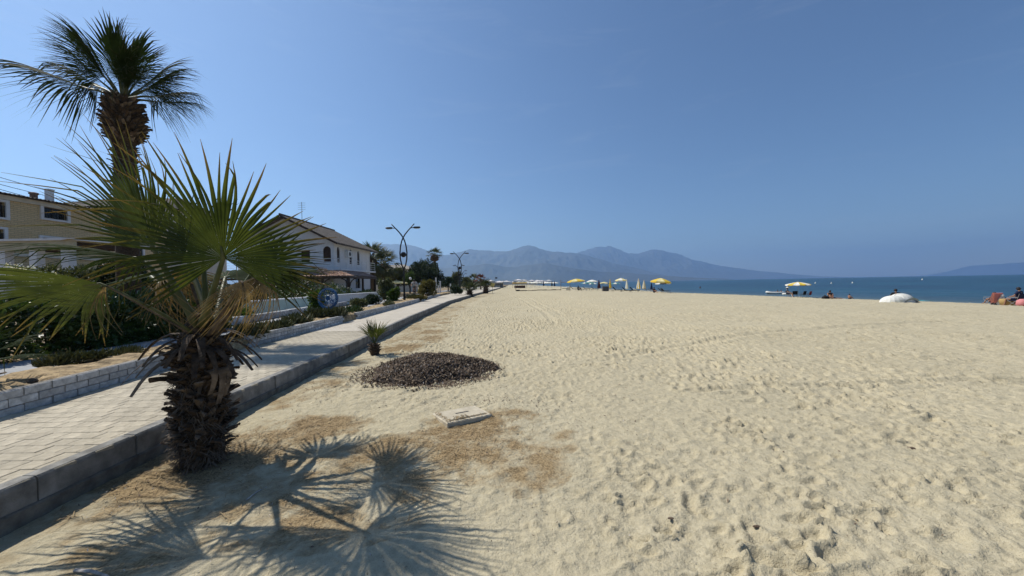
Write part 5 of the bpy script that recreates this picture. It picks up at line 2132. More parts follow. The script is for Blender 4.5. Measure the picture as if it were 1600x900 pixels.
def closed_parasol(label, loc, H, mats, w=.24, rz=0.0):
    root = thing('closed_parasol', label, 'parasol', loc, rz)
    mb = MB()
    n = 16
    prof = [(.02, H), (.06, H * .93), (.5 * w, H * .70), (.85 * w, H * .45), (1.0 * w, H * .26), (.72 * w, H * .22)]
    rings = []
    for rr, z in prof:
        rings.append([mb.vert((math.cos(6.2832 * j / n) * rr * (1 + .25 * (j % 2)), math.sin(6.2832 * j / n) * rr * (1 + .25 * (j % 2)), z)) for j in range(n)])
    faces = ([], [])
    for A, B in zip(rings, rings[1:]):
        for j in range(n):
            mb.f.append((A[j], A[(j + 1) % n], B[(j + 1) % n], B[j]))
    me = mb.mesh('folded_canopy', mats[0])
    if len(mats) > 1:
        me.materials.append(mats[1])
        for i, p in enumerate(me.polygons):
            p.material_index = (i % n // 2) % 2
    link('folded_canopy', me, root)
    mb = MB()
    mb.tube([(0, 0, -.25), (0, 0, H + .08)], .024, 7)
    mb.build('pole', pole_m, root)
    mb = MB()
    mb.tube([(math.cos(u) * .70 * w, math.sin(u) * .70 * w, H * .52) for u in np.linspace(0, 6.2832, 13)], .018, 5)
    mb.build('tie_band', mats[-1], root)
    return root


def lounger(label, loc, rz, fm, cm, back=40):
    root = thing('sun_lounger', label, 'sun lounger', loc, rz)
    mb = MB()
    for s_ in (-.3, .3):
        mb.tube([(s_, -.95, .30), (s_, .95, .30)], .025, 6)
    for y in (-.93, .25, .93):
        mb.tube([(-.3, y, .30), (.3, y, .30)], .02, 6)
    mb.build('frame', fm, root)
    for x in (-.28, .28):
        for y in (-.8, .7):
            mb = MB()
            mb.tube([(x, y, -.03), (x, y, .30)], .022, 6)
            mb.build('leg', fm, root)
    mb = MB()
    mb.box((-.28, -.95, .325), (.28, .25, .39), .02)
    mb.build('mattress', cm, root)
    mb = MB()
    M = Matrix.Translation((0, .26, .34)) @ Matrix.Rotation(rad(back), 4, 'X')
    mb.box((-.28, 0, 0), (.28, .75, .06), .02, M)
    mb.build('backrest', cm, root)
    return root


def camp_chair(label, loc, rz, cm, towel=None, h=.85):
    root = thing('beach_chair', label, 'chair', loc, rz)
    mb = MB()
    sx = .27
    # folding frame: crossed legs at both sides
    for s_ in (-sx, sx):
        mb.tube([(s_, -.25, -.02), (s_, .18, .40)], .013, 5)
        mb.tube([(s_, .25, -.02), (s_, -.24, .40)], .013, 5)
        mb.tube([(s_, .18, .38), (s_, .30, h)], .013, 5)
        mb.tube([(s_, -.26, .58), (s_, .24, .60)], .018, 5)
        mb.tube([(s_, -.24, .38), (s_, -.26, .58)], .012, 5)
    for y_, z_ in ((-.24, .385), (.18, .385)):
        mb.tube([(-sx, y_, z_ - .02), (sx, y_, z_ - .02)], .012, 5)
    mb.build('frame', pole_m, root)
    mb = MB()
    mb.box((-sx, -.24, .37), (sx, .20, .395), .006)
    mb.build('seat', cm, root)
    mb = MB()
    M = Matrix.Translation((0, .19, .40)) @ Matrix.Rotation(rad(-15), 4, 'X')
    mb.box((-sx, -.012, 0), (sx, .012, h - .40), .005, M)
    mb.build('backrest', cm, root)
    if towel:
        mb = MB()
        M = Matrix.Translation((0, .23, .46)) @ Matrix.Rotation(rad(-15), 4, 'X')
        n = 8
        prev = None
        for k in range(n + 1):
            x = -sx - .05 + (2 * sx + .1) * k / n
            wv = .02 * math.sin(k * 2.1)
            row = [mb.vert(M @ Vector((x, -.045 + wv, -.15 - .03 * (k % 2)))), mb.vert(M @ Vector((x, -.035, h - .36))), mb.vert(M @ Vector((x, .035, h - .36))), mb.vert(M @ Vector((x, .055 + wv, -.22 - .05 * (k % 3))))]
            if prev:
                for j in range(3):
                    mb.f.append((prev[j], prev[j + 1], row[j + 1], row[j]))
            prev = row
        t_ = mb.build('towel', towel, None)
        t_.parent = None
        t_.location = loc
        t_.rotation_euler = (0, 0, rz)
        tag(t_, 'pink towel draped over the back of a beach chair by the water', 'towel')
    return root


# ------------------------------------------------------------------ people
skin_t = mat('tanned_skin', (.30, .155, .095), .6, .12, 9)
skin_p = mat('lighter_skin', (.42, .25, .175), .6, .12, 9)
hair_m = mat('dark_hair', (.014, .011, .010), .6, .3, 20)


def skin_mesh(name, chains, m, parent, sub=1):
    """chains of (point, radius) sharing points by identical coordinates; grown with a Skin modifier"""
    vs, es, rs, idx = [], [], [], {}
    for ch in chains:
        last = None
        for p, r_ in ch:
            k = tuple(round(c, 4) for c in p)
            if k not in idx:
                idx[k] = len(vs)
                vs.append(p)
                rs.append(r_)
            i = idx[k]
            if last is not None and last != i:
                es.append((last, i))
            last = i
    me = bpy.data.meshes.new(name)
    me.from_pydata(vs, es, [])
    me.materials.append(m)
    o = link(name, me, parent)
    md = o.modifiers.new('skin', 'SKIN')
    md.use_smooth_shade = True
    sv = me.skin_vertices[0].data if me.skin_vertices else None
    if sv is None:
        me.attributes
        bm = bmesh.new()
        bm.from_mesh(me)
        bm.verts.layers.skin.verify()
        bm.to_mesh(me)
        bm.free()
        sv = me.skin_vertices[0].data
    for i, r_ in enumerate(rs):
        sv[i].radius = r_ if isinstance(r_, tuple) else (r_, r_)
        sv[i].use_root = (i == 0)
    s_ = o.modifiers.new('smooth', 'SUBSURF')
    s_.levels = s_.render_levels = sub
    return o


def person(label, loc, rz, J, skin, shirt=None, shorts=None, hair=hair_m, hat=None, scale=1.0, sleeves=True):
    """J: joints in metres, person faces -Y. pelvis, chest, neck, head, and L/R shoulder, elbow, wrist, hip, knee, ankle, toe"""
    root = thing('person', label, 'person', loc, rz)
    V = {k: Vector(v) for k, v in J.items()}
    up = (V['head'] - V['neck']).normalized()
    fwd = Vector(J.get('face', (0, -1, 0))).normalized()
    top = V['head'] + up * .095
    ch = [[(V['pelvis'], (.15, .11)), (V['pelvis'].lerp(V['chest'], .5), (.13, .095)), (V['chest'], (.155, .11)), (V['neck'], .055), (V['neck'].lerp(V['head'], .55), .062), (V['head'], (.083, .098)), (top, (.055, .062))]]
    nose = V['head'] + fwd * .105 - up * .02
    for s_ in 'LR':
        ch.append([(V['chest'], (.155, .11)), (V[s_ + 'sh'], .062), (V[s_ + 'sh'].lerp(V[s_ + 'el'], .5), .050), (V[s_ + 'el'], .041), (V[s_ + 'wr'], .027)])
        ch.append([(V['pelvis'], (.15, .11)), (V[s_ + 'hip'], .092), (V[s_ + 'hip'].lerp(V[s_ + 'kn'], .5), .078), (V[s_ + 'kn'], .056), (V[s_ + 'kn'].lerp(V[s_ + 'an'], .4), .054), (V[s_ + 'an'], .036), (V[s_ + 'toe'], .032)])
        # palm, four fingers and a thumb leaving its side
        d = (V[s_ + 'wr'] - V[s_ + 'el']).normalized()
        sd_ = d.cross(up).normalized() if d.cross(up).length > .1 else Vector((1, 0, 0))
        palm_ = V[s_ + 'wr'] + d * .055
        ch.append([(V[s_ + 'wr'], .027), (palm_, (.036, .017)), ])
        for f in range(4):
            q = palm_ + d * .035 + sd_ * (f - 1.5) * .02
            l = (.062, .075, .07, .055)[f]
            ch.append([(palm_, (.036, .017)), (q, .009), (q + d * l * .5, .0085), (q + (d * .9 + fwd * .3) * l, .007)])
        t_ = V[s_ + 'wr'] + d * .025
        ch.append([(V[s_ + 'wr'], .027), (t_ + sd_ * .04 + d * .02, .010), (t_ + sd_ * .055 + d * .05, .008)])
    body = skin_mesh('body', ch, skin, root)
    mb = MB()
    mb.tube([nose - up * .03 - fwd * .02, nose - up * .02, nose + up * .035 - fwd * .02], [.012, .015, .006], 5)
    mb.build('nose', skin, body)
    if hair:
        mb = MB()
        mb.ball((0, 0, 0), .108, 12, 8, 1.05)
        rot = up.to_track_quat('Z', 'Y').to_matrix()
        mb.v = [tuple(V['head'] + rot @ Vector((x, y, z)) + up * .028 - fwd * .022) for x, y, z in mb.v]
        mb.build('hair', hair, root, smooth=True)
    if hat:
        mb = MB()
        mb.lathe([(.20, .0), (.20, .012), (.115, .02), (.11, .09), (.07, .125), (.005, .13)], 16)
        mb.v = [tuple(V['head'] + Vector((x, y, z + .06))) for x, y, z in mb.v]
        mb.build('hat', hat, root, smooth=True)
    if shirt:
        k = 1.14
        c2 = [[(V['pelvis'], (.165, .125)), (V['pelvis'].lerp(V['chest'], .5), (.165, .135)), (V['chest'], (.195, .155)), (V['neck'] - up * .03, .075)]]
        for s_ in 'LR':
            e = V[s_ + 'sh'].lerp(V[s_ + 'el'], .75)
            c2.append([(V['chest'], (.195, .155)), (V[s_ + 'sh'], .085)] + ([(V[s_ + 'sh'].lerp(V[s_ + 'el'], .4), .067), (e, .062)] if sleeves else []))
        skin_mesh('shirt', c2, shirt, root)
    if shorts:
        c2 = [[(V['pelvis'] + (V['chest'] - V['pelvis']) * .2, (.16, .12)), (V['pelvis'], (.168, .128))]]
        for s_ in 'LR':
            c2.append([(V['pelvis'], (.168, .128)), (V[s_ + 'hip'], .108), (V[s_ + 'hip'].lerp(V[s_ + 'kn'], .55), .096)])
        skin_mesh('shorts', c2, shorts, root)
    root.scale = (scale,) * 3
    return root


SIT_CHAIR = dict(pelvis=(0, .08, .50), chest=(0, .18, .88), neck=(0, .17, 1.07), head=(0, .12, 1.19), Lsh=(.19, .17, .99), Rsh=(-.19, .17, .99), Lel=(.26, .06, .74), Rel=(-.26, .06, .74), Lwr=(.20, -.17, .66), Rwr=(-.20, -.17, .66),
                 Lhip=(.09, .04, .48), Rhip=(-.09, .04, .48), Lkn=(.12, -.38, .50), Rkn=(-.12, -.38, .50), Lan=(.12, -.46, .09), Ran=(-.12, -.46, .09), Ltoe=(.13, -.62, .035), Rtoe=(-.13, -.62, .035))
SIT_GROUND = dict(pelvis=(0, .12, .13), chest=(0, .16, .50), neck=(0, .12, .69), head=(0, .07, .81), Lsh=(.19, .14, .61), Rsh=(-.19, .14, .61), Lel=(.26, -.05, .42), Rel=(-.26, -.05, .42), Lwr=(.12, -.28, .42), Rwr=(-.12, -.28, .42),
                  Lhip=(.09, .06, .12), Rhip=(-.09, .06, .12), Lkn=(.13, -.30, .42), Rkn=(-.13, -.30, .42), Lan=(.11, -.52, .08), Ran=(-.11, -.52, .08), Ltoe=(.12, -.68, .035), Rtoe=(-.12, -.68, .035))
LIE = dict(pelvis=(0, 0, .13), chest=(0, .40, .16), neck=(0, .58, .24), head=(0, .69, .30), Lsh=(.19, .50, .20), Rsh=(-.19, .50, .20), Lel=(.27, .72, .06), Rel=(-.27, .72, .06), Lwr=(.08, .86, .10), Rwr=(-.08, .86, .10),
           Lhip=(.09, -.06, .11), Rhip=(-.09, -.06, .11), Lkn=(.11, -.50, .08), Rkn=(-.11, -.50, .08), Lan=(.11, -.92, .07), Ran=(-.11, -.92, .07), Ltoe=(.12, -1.06, .03), Rtoe=(-.12, -1.06, .03), face=(0, 1, 0))
RIDE = dict(pelvis=(0, .18, .96), chest=(0, -.02, 1.30), neck=(0, -.10, 1.46), head=(0, -.14, 1.58), Lsh=(.19, -.05, 1.40), Rsh=(-.19, -.05, 1.40), Lel=(.30, -.25, 1.18), Rel=(-.30, -.25, 1.18), Lwr=(.25, -.46, 1.06), Rwr=(-.25, -.46, 1.06),
            Lhip=(.09, .14, .93), Rhip=(-.09, .14, .93), Lkn=(.12, -.22, .78), Rkn=(-.12, -.16, .58), Lan=(.11, -.08, .40), Ran=(-.11, -.02, .19), Ltoe=(.11, -.23, .36), Rtoe=(-.11, -.17, .14))


def on(px, py):
    p = gg(px, py)
    return Vector((p.x, p.y, sz(p.x, p.y)))


# ---- right-hand group
p = on(1247, 464)
parasol('yellow and white striped beach parasol at the water edge, standing alone', p, 1.35, 2.02, (c_yel, c_wht), 12, rise=.24, val=.12)
q = p + Vector((-1.15, .1, 0))
camp_chair('folding chair under the person in a white hat beside the striped parasol', (q.x, q.y, sz(q.x, q.y)), rad(40), c_navy)
person('seated person in a blue top and white sun hat left of the striped parasol', (q.x, q.y, sz(q.x, q.y) - .02), rad(40), SIT_CHAIR, skin_p, cloth('blue_shirt', (.10, .16, .26)), c_navy, hat=c_wht)
for dx, dy, a, c_, l in ((-.25, .3, 160, c_black, 'black folding chair in the shade of the striped parasol'), (.45, -.2, 200, c_black, 'second black folding chair under the striped parasol, right of the pole'), (1.25, -.1, 205, cloth('red_fabric', (.30, .02, .03)), 'red folding chair right of the striped parasol')):
    camp_chair(l, (p.x + dx, p.y + dy, sz(p.x + dx, p.y + dy)), rad(a), c_)
# inflatable boat on the water
p = at(1212, 457, 70)
bt = thing('inflatable_boat', 'small white inflatable boat floating near the shore', 'boat', (p.x, 70, SEA_Z), rad(80))
mb = MB()
pts = [(math.sin(u) * .62, math.cos(u) * 1.45 * (1.05 if math.cos(u) > 0 else .95), .16 + (.18 * max(0, math.cos(u)) ** 3)) for u in np.linspace(0, 6.2832, 29)]
mb.tube(pts, .20, 10)
mb.build('tube', mat('white_rubber', (.62, .60, .54), .5, .06, 9), bt, smooth=True)
mb = MB()
mb.lathe([(.02, .0), (1, .0), (1, .05), (.02, .05)], 20, sx=.58, sy=1.35)
mb.build('floor', c_black, bt)
mb = MB()
mb.box((-.55, -.2, .26), (.55, .05, .31), .01)
mb.build('seat', wood_l, bt)
for k, (y_, lb, sk) in enumerate(((-.25, 'child sitting in the middle of the inflatable boat', skin_t), (-.85, 'child sitting at the stern of the inflatable boat', skin_p))):
    w_ = Matrix.Translation(bt.location) @ Matrix.Rotation(rad(80), 4, 'Z') @ Vector((0, y_, .06))
    person(lb, w_, rad(80 + 160), SIT_GROUND, sk, c_black if k == 0 else c_red, c_navy, scale=.75, sleeves=False)
p = at(1228, 457, 66)
mb = MB()
mb.tube([(math.cos(u) * .42, math.sin(u) * .42, .10) for u in np.linspace(0, 6.2832, 19)], .16, 8)
tag(mb.build('swim_ring', c_wht, None, (p.x, 66, SEA_Z), smooth=True), 'white swim ring floating beside the inflatable boat', 'swim ring')
# lying and sitting bathers
p = on(1300, 466.5)
mb = MB()
n = 10
for k in range(n + 1):
    y = -1.1 + 2.2 * k / n
    for x in (-.42, -.14, .14, .42):
        mb.vert((x, y, .03 + .012 * math.sin(k * 1.9 + x * 8)))
for k in range(n):
    for j in range(3):
        i = k * 4 + j
        mb.f.append((i, i + 1, i + 5, i + 4))
t_ = mb.build('beach_towel', c_wht, None, p)
t_.rotation_euler = (0, 0, rad(84))
tag(t_, 'white beach towel under the lying bather', 'towel')
person('bather lying on a white towel with the head towards the parasol', p + Vector((0, 0, .02)), rad(84), LIE, skin_t, None, c_navy)
p = on(1310, 466.2) + Vector((.3, 1.4, 0))
person('bather in dark swimwear sitting at the water line behind the lying one', (p.x, p.y, sz(p.x, p.y)), rad(-25), SIT_GROUND, skin_t, c_black, c_black, scale=1.05, sleeves=False)
p = on(1328, 466.2)
person('child crouching alone at the water line', (p.x, p.y, sz(p.x, p.y)), rad(100), SIT_GROUND, skin_t, None, c_navy, scale=.72)
p = on(1290, 467)
mb = MB()
mb.lathe([(.16, 0), (.24, .05), (.22, .22), (.12, .30), (.05, .31)], 10, sx=1.5)
tag(mb.build('dark_beach_bag', c_black, None, p, smooth=True), 'dark beach bag beside the head of the lying bather', 'bag')

# ---- white beach tent
p = on(1402, 472)
tent = thing('beach_tent', 'low white dome beach tent near the water', 'tent', p, rad(8))


def dome(mb, cx, rx, ry, h, n=18, m=7, cut=0):
    rows = []
    for i in range(m + 1):
        t = i / m
        rows.append([mb.vert((cx + rx * math.cos(u) * math.cos(t * math.pi / 2) ** .95 * (1 + .03 * math.sin(5 * u)), ry * math.sin(u) * math.cos(t * math.pi / 2) ** .95, h * math.sin(t * math.pi / 2) - .03)) for u in np.linspace(0, 6.2832, n)])
    for A, B in zip(rows, rows[1:]):
        for j in range(n - 1):
            mb.f.append((A[j], A[j + 1], B[j + 1], B[j]))


mb = MB()
dome(mb, -.50, 1.15, .95, .84)
mb.build('low_bay', c_wht, tent)
mb = MB()
dome(mb, .40, 1.05, 1.05, 1.08)
mb.build('dome', c_wht, tent)
mb = MB()
prev = None
for k in range(9):
    u = math.pi * (.05 + .9 * k / 8)
    a = Vector((.45 + .78 * math.cos(u), -.92 - .15 * math.sin(u), .12 + .42 * math.sin(u)))
    b = Vector((.45 + .85 * math.cos(u), -.86, .02))
    row = [mb.vert(a), mb.vert(b)]
    if prev:
        mb.f.append((prev[0], row[0], row[1], prev[1]))
    prev = row
mb.build('door_flap', cloth('grey_canvas', (.16, .18, .24)), tent)
mb = MB()
for s_ in (-1, 1):
    mb.tube([(.38 + s_ * .98 * math.cos(u), -.3 * s_ * math.cos(u) - .2, 1.19 * math.sin(u)) for u in np.linspace(0.03, 3.11, 13)], .012, 4)
mb.build('tent_pole', pole_m, tent)
mb = MB()
mb.box((-1.5, -.95, -.02), (1.4, .95, .015))
mb.build('groundsheet', cloth('slate_groundsheet', (.14, .19, .24)), tent)
tent.scale = (.80, .72, .66)
p = on(1424, 472) + Vector((.2, .5, 0))
p.z = sz(p.x, p.y)
mb = MB()
n = 12
for i in range(n + 1):
    for j in range(7):
        u, w = i / n, j / 6
        x = -.9 + 2.6 * u
        mb.vert((x, -.5 + w, max(.02, .55 * max(0, 1 - abs(u - .22) * 2.2 - .3 * abs(w - .5)) + .05 * math.sin(9 * u + 5 * w))))
mb.f = [tuple(f) for f in grid_faces(n + 1, 7)]
tag(mb.build('teal_shade_cloth', c_teal, None, p), 'pale teal cloth heaped against the right end of the white tent', 'cloth')
p = on(1420, 471) + Vector((.1, 1.2, 0))
person('person in dark clothes sitting behind the white tent', (p.x, p.y, sz(p.x, p.y)), rad(150), SIT_GROUND, skin_t, c_black, c_black, scale=1.15)

# ---- seated group at the right edge
p = on(1550, 475.5)
camp_chair('low beach chair with a pink towel over its back, near the right edge', p, rad(175), c_black, c_pink, .80)
p = on(1560, 475.5)
mb = MB()
mb.box((-.30, -.2, 0), (.30, .2, .62), .08)
mb.tube([(-.18, 0, .6), (-.12, 0, .82), (.12, 0, .82), (.18, 0, .6)], .02, 5)
tag(mb.build('cool_bag', c_black, None, p), 'black cool bag between the pink-towel chair and the white bag', 'bag')
p = on(1566, 476)
mb = MB()
mb.lathe([(.20, 0), (.26, .08), (.20, .40), (.07, .62), (.10, .72), (.03, .75)], 12)
tag(mb.build('white_bag', c_wht, None, p, smooth=True), 'white knotted bag standing on the sand near the right edge', 'bag')
p = on(1577, 476.5)
mb = MB()
mb.lathe([(.26, 0), (.40, .10), (.44, .34), (.40, .48), (.36, .48), (.30, .2)], 16, sx=1.1)
tag(mb.build('straw_basket', mat('straw_basket', (.36, .24, .09), .8, .25, 20), None, p, smooth=True), 'round tan straw basket beside the man in navy', 'basket')
p = on(1587, 477)
camp_chair('folding chair holding the man in navy at the right edge', p, rad(190), c_navy)
person('man in a navy top and cap seated with his back to the camera', (p.x, p.y, p.z - .02), rad(190), SIT_CHAIR, skin_t, c_navy, c_navy, scale=1.0)
p = on(1574, 475.5) + Vector((0, .8, 0))
person('dark-clothed person sitting low on the sand behind the straw basket', (p.x, p.y, sz(p.x, p.y)), rad(170), SIT_GROUND, skin_t, c_black, c_black)
p = on(1598, 477.5)
mb = MB()
mb.lathe([(.2, 0), (.30, .08), (.26, .35), (.12, .46), (.02, .47)], 12)
tag(mb.build('pink_bag', c_pink, None, p, smooth=True), 'pink bag cut by the right edge of the picture', 'bag')

# ---- middle row of parasols
p = on(1033, 457.3)
parasol('large yellow parasol with a peaked canopy, rightmost of the middle row', p, 1.80, 2.62, (c_yel, c_pale), 8, tilt=(0, rad(5)), rise=.34, val=.20)
lounger('dark sun lounger in front of the large yellow parasol', (p.x - .1, p.y - 1.0, sz(p.x, p.y - 1)), rad(80), plast, c_black)
lounger('sun lounger with raised back right under the large yellow parasol', (p.x + .9, p.y + .5, sz(p.x + .9, p.y + .5)), rad(100), plast, c_black)
q = p + Vector((-1.1, .2, 0))
person('person in dark clothes sitting under the large yellow parasol', (q.x, q.y, sz(q.x, q.y)), rad(20), SIT_GROUND, skin_t, c_black, c_navy, scale=1.1)
q = p + Vector((1.6, 3.0, 0))
parasol('flat dark-edged white parasol partly hidden behind the large yellow one', (q.x, q.y, sz(q.x, q.y)), 1.5, 1.9, (c_wht, c_navy), 8, rise=.12, val=.12)
p = on(1018, 455.2)
closed_parasol('closed navy parasol left of the large yellow one', p, 2.35, (c_navy,), .26)
lounger('grey sun lounger at the foot of the closed navy parasol', (p.x - .4, p.y - .8, sz(p.x, p.y - .8)), rad(85), plast, cloth('grey_cushion', (.25, .25, .26)))
p = on(998, 456)
closed_parasol('closed yellow and white parasol, nearer one of the pair', p, 2.62, (c_yel, c_wht), .34)
lounger('white sun lounger at the foot of the nearer closed yellow parasol', (p.x - .4, p.y - .9, sz(p.x, p.y - .9)), rad(95), plast, c_wht, 25)
p = on(1006.5, 455.2)
closed_parasol('closed yellow and white parasol, farther one of the pair', p, 2.75, (c_yel, c_wht), .36)
lounger('grey sun lounger between the closed yellow pair and the navy one', (p.x + .5, p.y - .9, sz(p.x, p.y - .9)), rad(88), plast, cloth('grey_cushion', (.25, .25, .26)))
p = on(973, 456)
parasol('pale yellow open parasol above dark loungers, left of the white closed one', p + Vector((0, 1, 0)), 1.1, 2.55, (c_pale, c_wht), 8, rise=.36, val=.16)
for dx, lb in ((-1.2, 'black sun lounger left under the pale yellow parasol'), (.6, 'black sun lounger right under the pale yellow parasol'), (2.0, 'black sun lounger beside the white closed parasol')):
    lounger(lb, (p.x + dx, p.y - .3, sz(p.x + dx, p.y - .3)), rad(92), c_black, c_black, 50)
p = on(979.5, 455.5)
closed_parasol('closed white parasol next to the pale yellow open one', p, 2.55, (c_wht,), .24)
p = on(962, 454.5)
parasol('small teal parasol behind the pale yellow one', p, 1.0, 1.9, (c_teal, c_wht), 8, rise=.22)
p = on(953.5, 454.6)
closed_parasol('closed slim yellow parasol between the red and the teal ones', p, 2.55, (c_yel,), .24)
p = on(946, 455)
st = thing('beach_kiosk', 'small dark beach stall with a flat top, right of the dark red parasol', 'stall', p)
mb = MB()
mb.box((-.55, -.4, 0), (.55, .4, .95), .02)
mb.build('counter', cloth('grey_counter', (.10, .10, .11)), st)
mb = MB()
mb.box((-.7, -.55, 1.55), (.7, .55, 1.62))
mb.build('top', wood_l, st)
for x in (-.6, .6):
    for y in (-.45, .45):
        mb = MB()
        mb.tube([(x, y, -.05), (x, y, 1.55)], .03, 5)
        mb.build('post', wood_l, st)
p = on(936, 454.3)
closed_parasol('closed dark red parasol left of the small beach stall', p, 2.45, (c_red, c_black), .30)
parasol('white open parasol behind the dark red closed one', p + Vector((-.6, 4, -.05)), 1.25, 2.5, (c_wht,), 8, rise=.3)
p = on(900, 454)
parasol('broad yellow parasol at the left end of the middle row', p, 1.95, 2.55, (c_yel, c_pale), 8, tilt=(0, rad(-4)), rise=.26, val=.18)
q = p + Vector((.5, -.4, 0))
person('person sitting under the broad yellow parasol', (q.x, q.y, sz(q.x, q.y)), rad(60), SIT_GROUND, skin_t, c_black, c_navy, scale=1.15)
lounger('black sun lounger under the broad yellow parasol', (p.x - .5, p.y - .6, sz(p.x, p.y - .6)), rad(90), plast, c_black)
lounger('second black sun lounger right under the broad yellow parasol', (p.x + 1.4, p.y - .3, sz(p.x + 1.4, p.y)), rad(90), plast, c_black)
p = on(876.5, 453.6)
fr_ = thing('swing_frame', 'wooden post frame with a sagging dark seat, left of the broad yellow parasol', 'frame', p)
for x in (0, 2.0):
    mb = MB()
    mb.tube([(x, 0, -.1), (x, 0, 2.0 + (x == 0) * .25)], .06, 6)
    mb.build('post', wood_l, fr_)
mb = MB()
mb.tube([(0, 0, 1.75), (2.0, 0, 1.72)], .05, 6)
mb.build('crossbar', wood_l, fr_)
mb = MB()
mb.box((.3, -.3, .35), (1.4, .3, .45), .02)
mb.build('seat', c_black, fr_)
mb = MB()
mb.box((1.2, -.3, .0), (1.9, .3, .75), .1, Matrix.Rotation(rad(0), 4, 'Z'))
mb.build('backrest', plast, fr_)
# teal and white small parasols behind, towards the water
for i, (px, py, R_, H_, ms, lb) in enumerate([(914, 452, 1.1, 2.0, (c_teal, c_wht), 'teal and white small parasol right behind the broad yellow one'), (921, 452.4, 1.2, 2.2, (c_teal,), 'pale teal parasol, second behind the broad yellow one'), (927, 452.2, 1.2, 2.0, (c_wht, c_teal), 'low whitish parasol left of the dark red closed one'),
                                           (944, 452.5, 1.3, 2.3, (c_pale,), 'far pale yellow parasol behind the beach stall'), (948, 451.6, 1.4, 2.4, (c_teal, c_wht), 'far teal parasol behind the beach stall')]):
    parasol(lb, on(px, py), R_, H_, ms, 8, rise=.25, small=True)
for i, (px, lb) in enumerate([(916, 'dark sun lounger among the small teal parasols'), (929, 'dark sun lounger left of the dark red closed parasol')]):
    q = on(px, 453.4)
    lounger(lb, q, rad(90), c_black, c_black)
# far rows
ORD = ['first', 'second', 'third', 'fourth', 'fifth', 'sixth', 'seventh', 'eighth', 'ninth', 'tenth', 'eleventh', 'twelfth']
for i, (px, py, R_) in enumerate([(811, 448.6, 1.6), (817, 448.2, 1.7), (823.5, 448.4, 1.7), (829, 448, 1.6), (836, 448.6, 1.9), (843, 447.8, 1.6), (852, 448.2, 1.7), (856, 448.6, 1.9), (861, 448.4, 1.6), (867, 448.6, 1.8)]):
    parasol(f'white parasol in the far row, {ORD[i]} from the left', on(px, py), R_, 2.4, (c_wht,), 8, rise=.28, small=True, group='white parasols in the far row')
for i, (px, py) in enumerate([(826, 449.6), (831, 449.4), (838, 449.6), (846, 449.5), (858, 449.6)]):
    lounger(f'white sun lounger in front of the far parasol row, {ORD[i]} from the left', on(px, py), rad(90), plast, c_wht, 20)
for i, (px, py, c_) in enumerate([(849.5, 449, c_navy), (862.5, 449, c_black), (866.5, 449.4, c_navy)]):
    closed_parasol(f'closed dark parasol in the far row, {ORD[i]} from the left', on(px, py), 2.7, (c_,), .3)
p = on(812, 450.2)
aw = thing('yellow_awning_stall', 'stall with a low yellow awning at the left of the far row', 'stall', p)
mb = MB()
mb.box((-2.4, -1, 1.75), (2.4, 1, 1.95))
mb.box((-2.4, -1.02, 1.5), (2.4, -.98, 1.75))
mb.build('awning', c_yel, aw)
for x in (-2.3, -.8, .8, 2.3):
    mb = MB()
    mb.tube([(x, -.9, -.05), (x, -.9, 1.75)], .05, 5)
    mb.build('post', wood_l, aw)
mb = MB()
mb.box((-1.8, -.5, 0), (1.9, .3, .85), .03)
mb.build('counter', mat('brown_counter', (.16, .07, .04), .7, .3, 4), aw)
# beach bar with a flat roof
p = on(778, 450)
bar = thing('beach_bar', 'low beach bar with a flat pale roof at the end of the promenade', 'beach bar', p)
k = p.y / FPX
mb = MB()
mb.box((-11 * k, -2, 8.3 * k - .2), (9 * k, 3, 8.3 * k + .1))
mb.build('roof', mat('bar_roof', (.30, .27, .21), .85, .15, 2), bar)
mb = MB()
mb.box((-10 * k, 1.5, 0), (8 * k, 2.5, 8.3 * k - .25))
mb.build('back_wall', mat('bar_grey', (.20, .22, .24), .8, .2, 1), bar)
for i in range(6):
    x = (-10.5 + i * 3.7) * k
    mb = MB()
    mb.box((x - .09, -1.8, -.05), (x + .09, -1.6, 8.3 * k - .2))
    mb.build('post', wood_l, bar)
mb = MB()
mb.box((-4 * k, -1.4, 0), (3 * k, -.8, .95), .03)
mb.build('counter', c_wht, bar)
for i, (px, top, lb) in enumerate([(774, 433, 'tall pole with a small dark flag above the beach bar'), (787, 436.5, 'thin grey pole at the right end of the beach bar'), (805, 439, 'thin pole behind the yellow awning stall')]):
    q = on(px, 450.4)
    zt = at(px, top, q.y).z
    mp_ = thing('pole', lb, 'pole', q)
    mb = MB()
    mb.tube([(0, 0, -.1), (0, 0, zt - q.z)], .05, 6)
    mb.build('mast', pole_m, mp_)
    if i == 0:
        mb = MB()
        n = 6
        for a in range(n + 1):
            for b in (0, .5):
                mb.vert((.05 + a * .12, .06 * math.sin(a * 1.4), zt - q.z - b - .05))
        mb.f = [tuple(f) for f in grid_faces(n + 1, 2)]
        mb.build('flag', c_black, mp_)
# low barrier lying across the sand
p, q = on(806, 455.2), on(876, 453.4)
lb_ = thing('low_barrier', 'low weathered barrier of boards with one upright post across the sand', 'barrier', p)
d = q - p
n = 9
for i in range(n):
    a, b = d * (i / n), d * ((i + .97) / n)
    zz_ = sz(p.x + a.x, p.y + a.y) - p.z
    mb = MB()
    e = (b - a).normalized()
    M = Matrix.Translation((a.x, a.y, zz_)) @ Matrix.Rotation(math.atan2(e.y, e.x), 4, 'Z')
    mb.box((0, -.05, -.1), ((b - a).length, .05, .16 + .03 * math.sin(i * 2)), .01, M)
    mb.build('board', wood_l, lb_)
mb = MB()
mb.tube([(0, 0, -.1), (0, 0, 1.2)], .05, 6)
mb.build('post', wood_l, lb_)
mb = MB()
mb.box((.1, -.2, -.03), (.8, .2, .28), .03)
mb.build('base_block', c_black, lb_)
